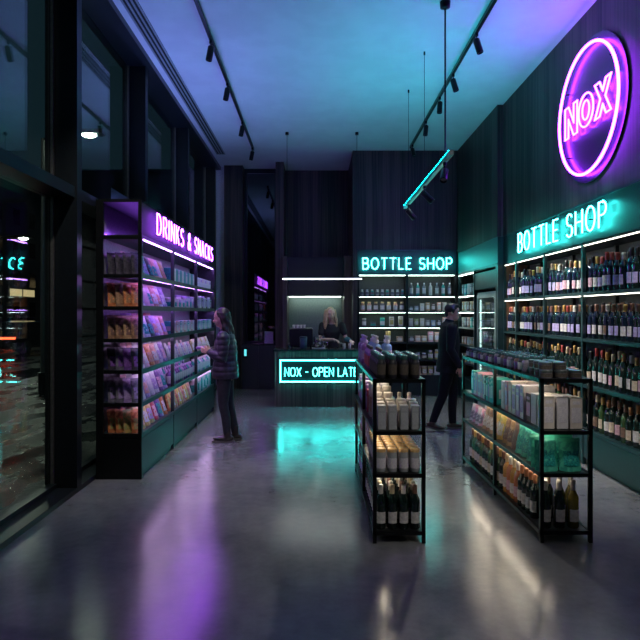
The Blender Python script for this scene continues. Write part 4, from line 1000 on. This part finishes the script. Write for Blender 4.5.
def face_parts(root, P, M, s=1.0, lip=(0.42, 0.16, 0.15)):
    for sg in (-1, 1):
        e = MB().ell(P(.079, sg * .031, .004), (.010 * s, .013 * s, .008 * s), 10, 8, M).build('eye', mat('eye_white', (0.6, 0.6, 0.6), 0.2), root)
        MB().ell(P(.0875, sg * .031, .004), (.003 * s, .006 * s, .006 * s), 10, 6, M).build('iris', mat('iris_dark', (0.03, 0.02, 0.02), 0.1), e)
        limb(MB(), [P(.084, sg * .014, .023), P(.088, sg * .032, .028), P(.076, sg * .052, .023)], [.003 * s, .0035 * s, .002 * s], n=6).build('eyebrow', mat('brow_hair', (0.03, 0.02, 0.015), 0.7), root)
    MB().ell(P(.090, 0, -.0585), (.007 * s, .021 * s, .0045 * s), 10, 6, M).ell(P(.088, 0, -.067), (.007 * s, .018 * s, .005 * s), 10, 6, M).build('lips', mat('lip_skin', lip, 0.5), root)
def shoe(root, ankle, d, mat_, nm='boot', sole=True, top=.06, pitch=0.0):
    a = Vector(ankle); d = Vector(d).normalized(); dn = (d + Vector((0, 0, -math.tan(pitch)))).normalized(); up = Vector((0, 0, 1)); up = (up - dn * up.dot(dn)).normalized()
    sd = up.cross(dn)
    mb = MB(); b = a - up * .045
    limb(mb, [b - dn * .055, b - dn * .02, b + dn * .05, b + dn * .12, b + dn * .165], [(.03, .032), (.038, .042), (.040, .034), (.043, .026), (.030, .018)], side=sd, n=12)
    limb(mb, [a - up * .04, a + up * top], [(.045, .048), (.045, .05)], side=dn, n=12, caps=False)
    o = fuse(mb, nm, mat_, root, .008, 2)
    ms = MB(); pts = []
    for f, w in ((-.09, .012), (-.08, .030), (-.04, .037), (.03, .036), (.10, .045), (.15, .043), (.18, .030), (.195, .012)):
        pts.append((f, w))
    ring_ = [(f, w) for f, w in pts] + [(f, -w) for f, w in reversed(pts)]
    lo = [b + dn * f + sd * w - up * .046 for f, w in ring_]; hi = [b + dn * f + sd * w - up * .026 for f, w in ring_]
    n = len(ring_); ms.add(lo + hi, [tuple(range(n)), tuple(range(2 * n - 1, n - 1, -1))] + [(i, (i + 1) % n, n + (i + 1) % n, n + i) for i in range(n)])
    ms.build('sole', mat('sole_rubber', (0.10, 0.09, 0.08), 0.6), o)
SKIN = mat('skin_light', (0.70, 0.47, 0.37), 0.5, 0, (0.58, 0.34, 0.25), 20)
SKIN2 = mat('skin_tan', (0.50, 0.29, 0.20), 0.5, 0, (0.46, 0.26, 0.18), 20)
HAIRB = mat('hair_dark_brown', (0.022, 0.011, 0.009), 0.42, 0, (0.010, 0.006, 0.005), 60, stretch=(6, 6, .6))
HAIRK = mat('hair_black', (0.010, 0.009, 0.010), 0.4)
HAIRY = mat('hair_blonde', (0.62, 0.44, 0.28), 0.42, 0, (0.36, 0.24, 0.14), 60, stretch=(6, 6, .6))
PUFF = mat('puffer_fabric', (0.028, 0.024, 0.045), 0.42, 0, (0.016, 0.014, 0.028), 14, 0.3)
JEAN = mat('dark_denim', (0.011, 0.014, 0.022), 0.8, 0, (0.007, 0.009, 0.015), 30)
BOOT = mat('boot_leather', (0.022, 0.016, 0.015), 0.3)

def body_skin(root, pts, yaw=0, pitch=0, s=1.0, fem=True, skin=SKIN, hands=None, headc=None, vox=.0075):
    mb = MB()
    limb(mb, pts['spine'], pts['spine_r'], side=(0, 1, 0), n=16)
    limb(mb, [pts['neck0'], headc + Vector((-.02, 0, -.05))], [.056 * s, .052 * s])
    P, M = head(mb, headc, yaw, pitch, s, fem)
    for arm in pts['arms']: limb(mb, arm, [.045, .040, .034, .036, .024], n=12)
    for leg in pts['legs']: limb(mb, leg, [.085, .075, .052, .052, .036], n=12)
    for h in (hands or []): hand(mb, *h)
    b = fuse(mb, 'body', skin, root, vox, 3)
    return b, P, M

def seg(a, b, t): a = Vector(a); b = Vector(b); return a + (b - a) * t
def armpts(sh, el, wr): return [sh, seg(sh, el, .5), el, seg(el, wr, .35), wr]

# --- woman at the snack rack; faces -x (root turned), forward is local +x, her street... left side is local +y
w = tag(empty('person', (-1.145, 7.40, 0), PI), 'person with long dark wavy hair in a dark puffer jacket browsing the snack rack', 'person')
shL, elL, wrL = (.0, .185, 1.315), (-.0, .225, 1.055), (.185, .13, 1.135)
shR, elR, wrR = (.0, -.185, 1.315), (.02, -.225, 1.06), (.20, -.10, 1.14)
hc = Vector((.055, 0, 1.555))
pts = dict(spine=[(0, 0, .84), (0, 0, .95), (0, 0, 1.08), (.0, 0, 1.22), (-.01, 0, 1.33), (0, 0, 1.38)], spine_r=[(.16, .11), (.15, .11), (.12, .09), (.145, .10), (.15, .075), (.07, .06)],
           neck0=(0, 0, 1.36), arms=[armpts(shL, elL, wrL), armpts(shR, elR, wrR)],
           legs=[[(.0, .085, .86), (.01, .085, .68), (.015, .085, .47), (-.02, .08, .30), (-.035, .075, .09)], [(.0, -.085, .86), (-.01, -.085, .68), (-.03, -.08, .47), (-.07, -.08, .30), (-.115, -.075, .09)]])
b, P, M = body_skin(w, pts, 0.0, .18, .96, True, SKIN, [(wrL, (.85, -.25, .22), (.1, -.9, .25), .32, -1, .92), (wrR, (.85, .18, .2), (.1, .9, .25), .32, 1, .92)], hc)
face_parts(w, P, M, .96)
mb = MB()
limb(mb, [(0, 0, .80), (0, 0, .90), (0, 0, 1.02), (0, 0, 1.14), (0, 0, 1.26), (-.005, 0, 1.345), (0, 0, 1.40)], [(.195, .165), (.198, .165), (.178, .148), (.185, .150), (.195, .135), (.165, .105), (.075, .075)], n=20, caps=False)
for z in (.84, .91, .98, 1.05, 1.12, 1.19, 1.26): # quilting rolls
    r_ = .196 if z < .95 else .184
    MB
for sh, el, wr in ((shL, elL, wrL), (shR, elR, wrR)):
    e_ = seg(el, wr, .93); limb(mb, [sh, seg(sh, el, .3), seg(sh, el, .6), el, seg(el, wr, .45), e_], [.082, .075, .070, .064, .056, .044], n=14)
limb(mb, [(.0, 0, 1.36), (.01, 0, 1.425)], [(.085, .08), (.075, .072)], n=16, caps=False)
jk = fuse(mb, 'puffer_jacket', PUFF, w, .010, 2)
qm = jk.data
for v in qm.vertices:   # quilted baffles
    z = v.co.z; k = abs(math.sin(z * PI / .068)); off = (k ** .5 - .6) * .010
    v.co += v.normal * off
mb = MB()
for lg in pts['legs']: limb(mb, [Vector(p) for p in lg], [.098, .084, .062, .058, .046], n=14)
limb(mb, [(0, 0, .80), (0, 0, .95)], [(.165, .125), (.155, .115)], n=16, caps=False)
fuse(mb, 'jeans', JEAN, w, .010, 2)
shoe(w, (-.035, .075, .095), (1, .05, 0), BOOT, 'ankle_boot', top=.09); shoe(w, (-.115, -.075, .095), (1, -.05, 0), BOOT, 'ankle_boot', top=.09)
mb = MB()  # long wavy hair
Rm = M
mb.ell(P(-.032, 0, .040), (.096, .086, .094), 18, 12, Rm)
for k in range(9):
    a = -1.35 + k * .3375; y_ = math.sin(a) * .075; x_ = -.03 - math.cos(a) * .065
    q0 = P(x_, y_, .05); pts_ = [q0]
    for j in range(1, 7):
        pts_.append(Vector((q0.x - .008 * j - .012 * math.cos(a) * j * .5 + .010 * math.sin(j * 1.9 + k), q0.y * (1 + .10 * j) + .010 * math.sin(j * 2.1 + k * 1.7), q0.z - .058 * j)))
    limb(mb, pts_, [.026, .030, .030, .029, .027, .023, .010], n=8)
for sg in (-1, 1):
    q = [P(.020, sg * .066, .072), P(-.010, sg * .084, .015), P(-.022, sg * .092, -.05), P(-.035, sg * .10, -.12), P(-.05, sg * .10, -.19)]
    limb(mb, q, [.018, .020, .022, .024, .014], n=8)
fuse(mb, 'hair', HAIRB, w, .008, 1)
o = tag(MB().rbox(-.045, .045, -.06, .06, 0, .03, .006).build('snack_packet', pl('purple'), loc=(-1.465, 7.40, 1.165)), 'dark purple snack packet held by the person at the snack rack', 'packet')
MB().box(-.03, .03, -.045, .045, .0295, .0315).build('printed_panel', pm('lilac', 46, '_fine'), o)

# --- man walking behind the wine rack, faces +x
m = tag(empty('person', (1.835, 8.10, 0), 0), 'person with short black hair in a long dark coat walking past the corner shelving', 'person')
hc = Vector((.055, 0, 1.625))
shL, elL, wrL = (.0, .205, 1.42), (.03, .25, 1.13), (.16, .23, .90)
shR, elR, wrR = (.0, -.205, 1.42), (-.03, -.25, 1.13), (.10, -.24, .90)
legF = [(.02, .09, .92), (.05, .09, .72), (.085, .09, .50), (.07, .09, .30), (.075, .085, .095)]
legB = [(-.02, -.09, .92), (-.06, -.09, .70), (-.10, -.09, .49), (-.17, -.09, .32), (-.235, -.085, .135)]
pts = dict(spine=[(0, 0, .90), (0, 0, 1.0), (.0, 0, 1.15), (.01, 0, 1.30), (0, 0, 1.42), (.01, 0, 1.47)], spine_r=[(.16, .11), (.155, .11), (.145, .10), (.17, .115), (.17, .085), (.08, .065)],
           neck0=(.005, 0, 1.43), arms=[armpts(shL, elL, wrL), armpts(shR, elR, wrR)], legs=[legF, legB])
b, P, M = body_skin(m, pts, -.30, .10, 1.0, False, SKIN2, [(wrL, (.25, -.05, -1), (0, -1, 0), .3, 1, 1.0), (wrR, (.2, .05, -1), (0, 1, 0), .3, -1, 1.0)], hc)
face_parts(m, P, M, 1.0, (0.36, 0.17, 0.14))
mb = MB()
COATM = mat('coat_wool', (0.006, 0.008, 0.012), 0.8, spec=.25)
limb(mb, [(-.01, 0, .80), (-.005, 0, .92), (0, 0, 1.05), (.005, 0, 1.2), (.005, 0, 1.34), (0, 0, 1.44), (.01, 0, 1.49)], [(.20, .165), (.195, .155), (.18, .14), (.20, .145), (.205, .135), (.175, .10), (.075, .075)], n=20, caps=False)
for sh, el, wr in ((shL, elL, wrL), (shR, elR, wrR)):
    limb(mb, [sh, seg(sh, el, .5), el, seg(el, wr, .5), seg(el, wr, .95)], [.078, .068, .058, .052, .043], n=14)
limb(mb, [(.005, 0, 1.46), (.02, 0, 1.53)], [(.072, .07), (.066, .064)], n=16, caps=False)
fuse(mb, 'coat', COATM, m, .010, 2)
mb = MB()
limb(mb, legF, [.105, .088, .066, .060, .052], n=14); limb(mb, legB, [.105, .088, .066, .060, .050], n=14)
limb(mb, [(0, 0, .84), (0, 0, 1.0)], [(.17, .125), (.165, .12)], n=16, caps=False)
fuse(mb, 'trousers', mat('black_trousers', (0.006, 0.007, 0.010), 0.85, spec=.2), m, .010, 2)
SH = mat('shoe_leather_brown', (0.05, 0.028, 0.02), 0.35)
shoe(m, (.075, .085, .095), (1, .08, 0), SH, 'shoe', top=.02); shoe(m, (-.235, -.085, .128), (1, -.05, 0), SH, 'shoe', top=.02, pitch=.28)
mb = MB(); mb.ell(P(-.020, 0, .048), (.098, .083, .090), 18, 12, M); mb.ell(P(.035, 0, .100), (.055, .055, .028), 12, 8, M); mb.ell(P(-.07, 0, -.01), (.042, .064, .06), 12, 8, M)
for sg in (-1, 1): mb.ell(P(.0, sg * .07, .03), (.035, .016, .045), 10, 8, M)
fuse(mb, 'hair', HAIRK, m, .007, 1)

# --- barista, faces the room (-y), turned a little towards the cups
s_ = tag(empty('person', (.30, 11.02, 0), -PI / 2), 'person with long blonde hair in a black T-shirt working behind the counter', 'person')
hc = Vector((.075, -.02, 1.60))
shL, elL, wrL = (.02, .18, 1.385), (.05, .235, 1.13), (.30, .10, 1.115)   # local +y is picture side east
shR, elR, wrR = (.02, -.18, 1.385), (.06, -.24, 1.12), (.27, -.06, 1.13)
shE = shL
pts = dict(spine=[(0, 0, .88), (0, 0, .98), (.01, 0, 1.12), (.02, 0, 1.27), (.01, 0, 1.38), (.02, 0, 1.42)], spine_r=[(.16, .11), (.15, .11), (.12, .09), (.15, .105), (.155, .08), (.07, .06)],
           neck0=(.02, 0, 1.40), arms=[armpts(shL, (.07, .27, 1.13), (.30, .33, 1.115)), armpts(shR, (.09, -.22, 1.12), (.31, .02, 1.135))],
           legs=[[(0, .09, .88), (0, .09, .68), (.01, .09, .48), (-.01, .085, .3), (-.03, .08, .09)], [(0, -.09, .88), (0, -.09, .68), (.01, -.09, .48), (-.01, -.085, .3), (-.03, -.08, .09)]])
b, P, M = body_skin(s_, pts, .25, .16, .98, True, SKIN, [((.30, .33, 1.115), (.85, .2, -.25), (0, 0, -1), .35, 1, .95), ((.31, .02, 1.135), (.6, .75, -.2), (0, 0, -1), .3, -1, .95)], hc)
face_parts(s_, P, M, .98)
TEE = mat('black_tshirt', (0.010, 0.011, 0.013), 0.8)
mb = MB()
limb(mb, [(0, 0, .93), (0, 0, 1.0), (.01, 0, 1.12), (.025, 0, 1.26), (.015, 0, 1.36), (.02, 0, 1.415)], [(.165, .125), (.155, .12), (.13, .105), (.162, .125), (.165, .095), (.085, .07)], n=20, caps=False)
limb(mb, [shL, seg(shL, (.07, .27, 1.13), .55)], [.070, .062], n=14); limb(mb, [shR, seg(shR, (.09, -.22, 1.12), .55)], [.070, .062], n=14)
fuse(mb, 't_shirt', TEE, s_, .009, 2)
mb = MB(); GLV = mat('teal_sleeve', (0.03, 0.16, 0.20), 0.6)
e1, w1 = Vector((.07, .27, 1.13)), Vector((.30, .33, 1.115)); limb(mb, [seg(e1, w1, -.1), seg(e1, w1, .4), seg(e1, w1, .9)], [.050, .047, .038], n=14)
fuse(mb, 'arm_sleeve', GLV, s_, .009, 2)['label'] = 'teal arm sleeve'
mb = MB()
for lg in pts['legs']: limb(mb, lg, [.10, .085, .064, .058, .046], n=14)
limb(mb, [(0, 0, .84), (0, 0, .97)], [(.165, .12), (.155, .115)], n=16, caps=False)
fuse(mb, 'trousers', JEAN, s_, .012, 2)
for lg in pts['legs']: shoe(s_, lg[-1], (1, 0, 0), BOOT, 'shoe', top=.02)
mb = MB(); mb.ell(P(-.034, 0, .040), (.094, .085, .095), 18, 12, M)
for sg in (-1, 1):
    for k in range(3):
        q0 = P(.004 - k * .03, sg * (.074 + .010 * k), .065); pp = [q0]
        for j in range(1, 7): pp.append(Vector((q0.x + .002 * j - .01 * k, q0.y + sg * (.006 * j) + .006 * math.sin(j * 2 + k), q0.z - .056 * j)))
        limb(mb, pp, [.020, .024, .027, .028, .026, .022, .010], n=8)
for k in range(5): 
    y_ = -.06 + .03 * k; q0 = P(-.09, y_, .03); limb(mb, [q0, q0 + Vector((-.01, 0, -.12)), q0 + Vector((0, 0, -.27))], [.03, .034, .02], n=8)
fuse(mb, 'hair', HAIRY, s_, .008, 1)

# ---------------------------------------------------------------- the street outside
struct('sidewalk', B(-7.0, -2.46, -30, 60, -.14, -.02), PAVE)
struct('kerb', B(-7.2, -7.0, -30, 60, -.22, -.015), mat('kerb_stone', (0.14, 0.14, 0.14), 0.5))
struct('street', B(-26, -7.2, -30, 90, -.30, -.13), WET)
struct('far_sidewalk', B(-30, -26, -30, 90, -.30, -.02), PAVE)
FAC = mat('facade_dark', (0.05, 0.055, 0.06), 0.8, 0, (0.035, 0.038, 0.042), 2)
def building(x0, x1, y0, y1, h, label, m, rows, seed, face='x'):
    rnd = random.Random(seed)
    t = tag(empty('building', ((x0 + x1) / 2, (y0 + y1) / 2, -.1)), label, 'building')
    w_, d_ = (x1 - x0) / 2, (y1 - y0) / 2
    MB().box(-w_, w_, -d_, d_, 0, h).build('wall', m, t)
    MB().box(-w_ - .15, w_ + .15, -d_ - .15, d_ + .15, h, h + .35).build('cornice', FAC, t)
    lit = [emit('window_warm', (1.0, .66, .32), .45), emit('window_cool', (.45, .8, .8), .22), mat('window_unlit', (0.01, 0.013, 0.015), 0.15)]
    for r in range(rows):
        z = 1.2 + r * 3.1
        if face == 'y': n = int(2 * w_ / 2.6); c = [(-w_ + 1.3 + k * 2 * w_ / n, -d_) for k in range(n)]
        else: n = int(2 * d_ / 3.2); c = [(w_, -d_ + 1.6 + k * 2 * d_ / n) for k in range(n)]
        for (a, b_) in c:
            mm = lit[0] if rnd.random() < .07 else lit[1] if rnd.random() < .04 else lit[2]
            if face == 'y': f = MB().box(a - .7, a + .7, b_ - .06, b_, z, z + 1.7).build('window', FAC, t); B(a - .62, a + .62, b_ - .08, b_ - .06, z + .08, z + 1.62).build('pane', mm, f)
            else: f = MB().box(a, a + .06, b_ - .7, b_ + .7, z, z + 1.7).build('window', FAC, t); B(a + .06, a + .08, b_ - .62, b_ + .62, z + .08, z + 1.62).build('pane', mm, f)
    return t
b1_ = building(-42, -30, 34, 70, 16, 'dark office block across the wet street with a few lit windows', mat('facade_stone', (0.07, 0.075, 0.08), 0.8), 4, 3)
b2_ = building(-42, -30.9, 8, 33.4, 11, 'lower dark building opposite with a lit shopfront', FAC, 2, 5)
b3_ = building(-40, -6, 76, 88, 20, 'distant dark building closing the end of the street', mat('facade_brick', (0.06, 0.045, 0.04), 0.85), 5, 9, 'y')
b4_ = building(-7.5, 6, 36, 60, 12, 'dark building further along this side of the street', FAC, 3, 11, 'y')
def lamp_post(x, y, h, label, arm=1.2, glow=170):
    t = tag(empty('street_lamp', (x, y, -.1)), label, 'street lamp', 'street lamps')
    MB().cyl((0, 0, 0), (0, 0, .5), .10, 12).build('base', BLK, t); MB().cyl((0, 0, .5), (0, 0, h), .055, 10, .04).build('pole', mat('lamp_pole', (0.10, 0.11, 0.11), 0.4, 0.5), t)
    MB().tube([(0, 0, h - .05), (arm * .2, 0, h + .12), (arm, 0, h + .15)], .03, (0, 1, 0)).build('arm', BLK, t)
    MB().box(arm - .25, arm + .30, -.12, .12, h + .08, h + .17).build('lamp_head', BLK, t); MB().ell((arm, 0, h + .07), (.15, .10, .05), 14, 8).build('lamp_glass', emit('street_lamp_glow_%d' % glow, (.92, 1.0, .80), glow), t)
lamp_post(-10.9, 20.0, 4.2, 'tall street lamp glowing beyond the glass front', .9)
lamp_post(-5.6, 12.0, 5.3, 'street lamp seen high through the second window', .95, 25)
lamp_post(-9.2, 4.2, 6.5, 'unseen street lamp added close to the shop to light the wet road', 1.2, 330)  # added out of view to brighten the wet road
lamp_post(-22.5, 33, 6.2, 'far street lamp across the wet street', 1.2)
# parked/passing car with lit tail lights
def car(x, y, rz, label, cm):
    t = tag(empty('car', (x, y, -.13), rz), label, 'car', 'cars on the street')
    prof = [(-2.1, .35), (-2.15, .75), (-1.95, .92), (-1.45, .98), (-.95, 1.38), (.45, 1.42), (1.15, .98), (2.0, .84), (2.15, .6), (2.1, .32)]
    vs = []
    for yy, k in ((-.86, 1), (-.78, 1), (.78, 1), (.86, 1)):
        for (px, pz) in prof:
            inn = .12 if pz > 1.1 else 0
            y_ = yy if pz < 1.1 else yy * (.80 if abs(yy) > .8 else .84)
            zz = pz if abs(yy) < .8 else pz - .03 if pz > .4 else pz + .02
            vs.append((px, y_, zz))
    n = len(prof); fs = [(r * n + i, r * n + (i + 1) % n, (r + 1) * n + (i + 1) % n, (r + 1) * n + i) for r in range(3) for i in range(n)] + [tuple(range(n)), tuple(3 * n + i for i in range(n - 1, -1, -1))]
    m_ = MB(); m_.add(vs, fs); m_.build('body', cm, t)
    for sg in (-1, 1):
        y_ = sg * .765 ; m_ = MB(); m_.add([(-1.2, sg * .83, 1.02), (-.9, sg * .735, 1.33), (.42, sg * .735, 1.36), (.98, sg * .83, 1.02)], [(0, 1, 2, 3)]); m_.build('side_window', mat('car_glass', (0.01, 0.012, 0.015), 0.05), t)
    MB().add([(-1.50, -.6, 1.0), (-1.50, .6, 1.0), (-1.02, .55, 1.36), (-1.02, -.55, 1.36)], [(0, 1, 2, 3)]).build('rear_window', MATS['car_glass'], t)
    for px in (-1.35, 1.35):
        for sg in (-1, 1): 
            wh = MB().cyl((px, sg * .70, .33), (px, sg * .88, .33), .33, 18).build('wheel', mat('tyre', (0.02, 0.02, 0.02), 0.8), t); MB().cyl((px, sg * .88, .33), (px, sg * .89, .33), .19, 12).build('hub_cap', mat('chrome', (0.6, 0.62, 0.62), 0.15, 1.0), wh)
    MB().box(-2.17, -2.10, -.80, .80, .74, .82).build('tail_light', emit('tail_red', (1.0, .06, .02), 3), t)
    MB().box(2.10, 2.165, -.8, -.5, .55, .68).box(2.10, 2.165, .5, .8, .55, .68).build('head_light', mat('lamp_lens', (0.35, 0.36, 0.34), 0.2), t)
CARP = mat('car_paint_dark', (0.02, 0.022, 0.028), 0.15, 0.4, coat=1.0)
car(-16.6, 27.5, PI * .52, 'dark car with glowing red tail lights on the wet street', CARP)
car(-12.3, 24.5, PI * .5, 'second dark car with red tail lights nearer the shop', CARP)
car(-27.3 + 3.2, 48, PI * .5, 'distant car with red tail lights down the street', CARP)
t = tag(empty('shopfront', (-30.4, 24.0, 0)), 'lit shopfront across the street, purple lines standing in for reflected shelf strips', 'shopfront')
MB().box(-.1, .12, -6, 6, 0, 3.4).build('fascia', FAC, t)
for k in range(4): B(.13, .15, -5.4 + k * 2.8, -3.2 + k * 2.8, .5, 2.6).build('shop_window', emit('shop_glow_%d' % (k % 2), ((1.0, .66, .35), (.4, .9, .85))[k % 2], (.4, .25)[k % 2]), t)
for z in (2.9, 3.3): MB().box(.14, .2, -6, 6, z, z + .07).build('reflection_line', emit('purple_reflection', (.6, .35, 1.0), 1.2), t)  # glowing purple lines imitate shelf strips reflected in the window glass

t = tag(empty('cafe_front', (-29.82, 62, 3.2)), 'warm lit upper cafe window in the office block across the street', 'window')
MB().box(0, .05, -5.3, 5.3, -.1, 1.0).build('surround', FAC, t)
for k in (0, 1, 3): B(.05, .09, -5.1 + k * 2.6, -2.8 + k * 2.6, 0.1, .8).build('window_pane', emit('cafe_glow', (1.0, .72, .36), .28), t)
# ---------------------------------------------------------------- world, camera, output look
wd = bpy.data.worlds.new('night'); SC.world = wd; wd.use_nodes = True
wd.node_tree.nodes['Background'].inputs[0].default_value = (0.012, 0.03, 0.04, 1); wd.node_tree.nodes['Background'].inputs[1].default_value = 0.25
cd = bpy.data.cameras.new('camera'); co = bpy.data.objects.new('camera', cd); COL.objects.link(co)
co.location = (0, 0, 1.62); co.rotation_euler = (PI / 2, 0, 0)
cd.sensor_width = 36; cd.lens = 585 / 640 * 36; cd.shift_x = 4 / 640; cd.shift_y = -7 / 640; cd.clip_end = 300; cd.clip_start = .05
SC.camera = co
def area(name, loc, rot, sx, sy, col, power):
    l = bpy.data.lights.new(name, 'AREA'); l.shape = 'RECTANGLE'; l.size = sx; l.size_y = sy; l.color = col; l.energy = power
    o = bpy.data.objects.new(name, l); COL.objects.link(o); o.location = loc; o.rotation_euler = rot; return o
# LED cove strips added on the rack top to brighten the ceiling
def fill(name, x0, x1, y0, y1, z, m, label):
    t = tag(empty(name, ((x0 + x1) / 2, (y0 + y1) / 2, z)), label, 'light strip', 'cove light strips')
    a, b_ = (x1 - x0) / 2, (y1 - y0) / 2
    MB().box(-a - .01, a + .01, -b_ - .01, b_ + .01, 0, .012).box(-a - .015, -a - .005, -b_ - .01, b_ + .01, 0, .16).build('shield_channel', BLK, t); B(-a, a, -b_, b_, .012, .018).build('diffuser', m, t)  # raised lip added to keep the fill off the window frames
fill('ceiling_fill_light', -2.06, -2.00, 5.9, 9.6, 2.725, emit('fill_violet', (.20, .28, 1.0), 26), 'added violet fill strip on top of the snack rack washing the ceiling')
SC.view_settings.view_transform = 'Standard'; SC.view_settings.look = 'None'; SC.view_settings.gamma = 1; SC.view_settings.exposure = 1.28
SC.view_settings.use_curve_mapping = False
SC.cycles.use_denoising = True
SC.cycles.max_bounces = 8; SC.cycles.transparent_max_bounces = 12; SC.cycles.sample_clamp_indirect = 4.0
SC.cycles.caustics_reflective = False; SC.cycles.caustics_refractive = False
SC.cycles.use_light_tree = True
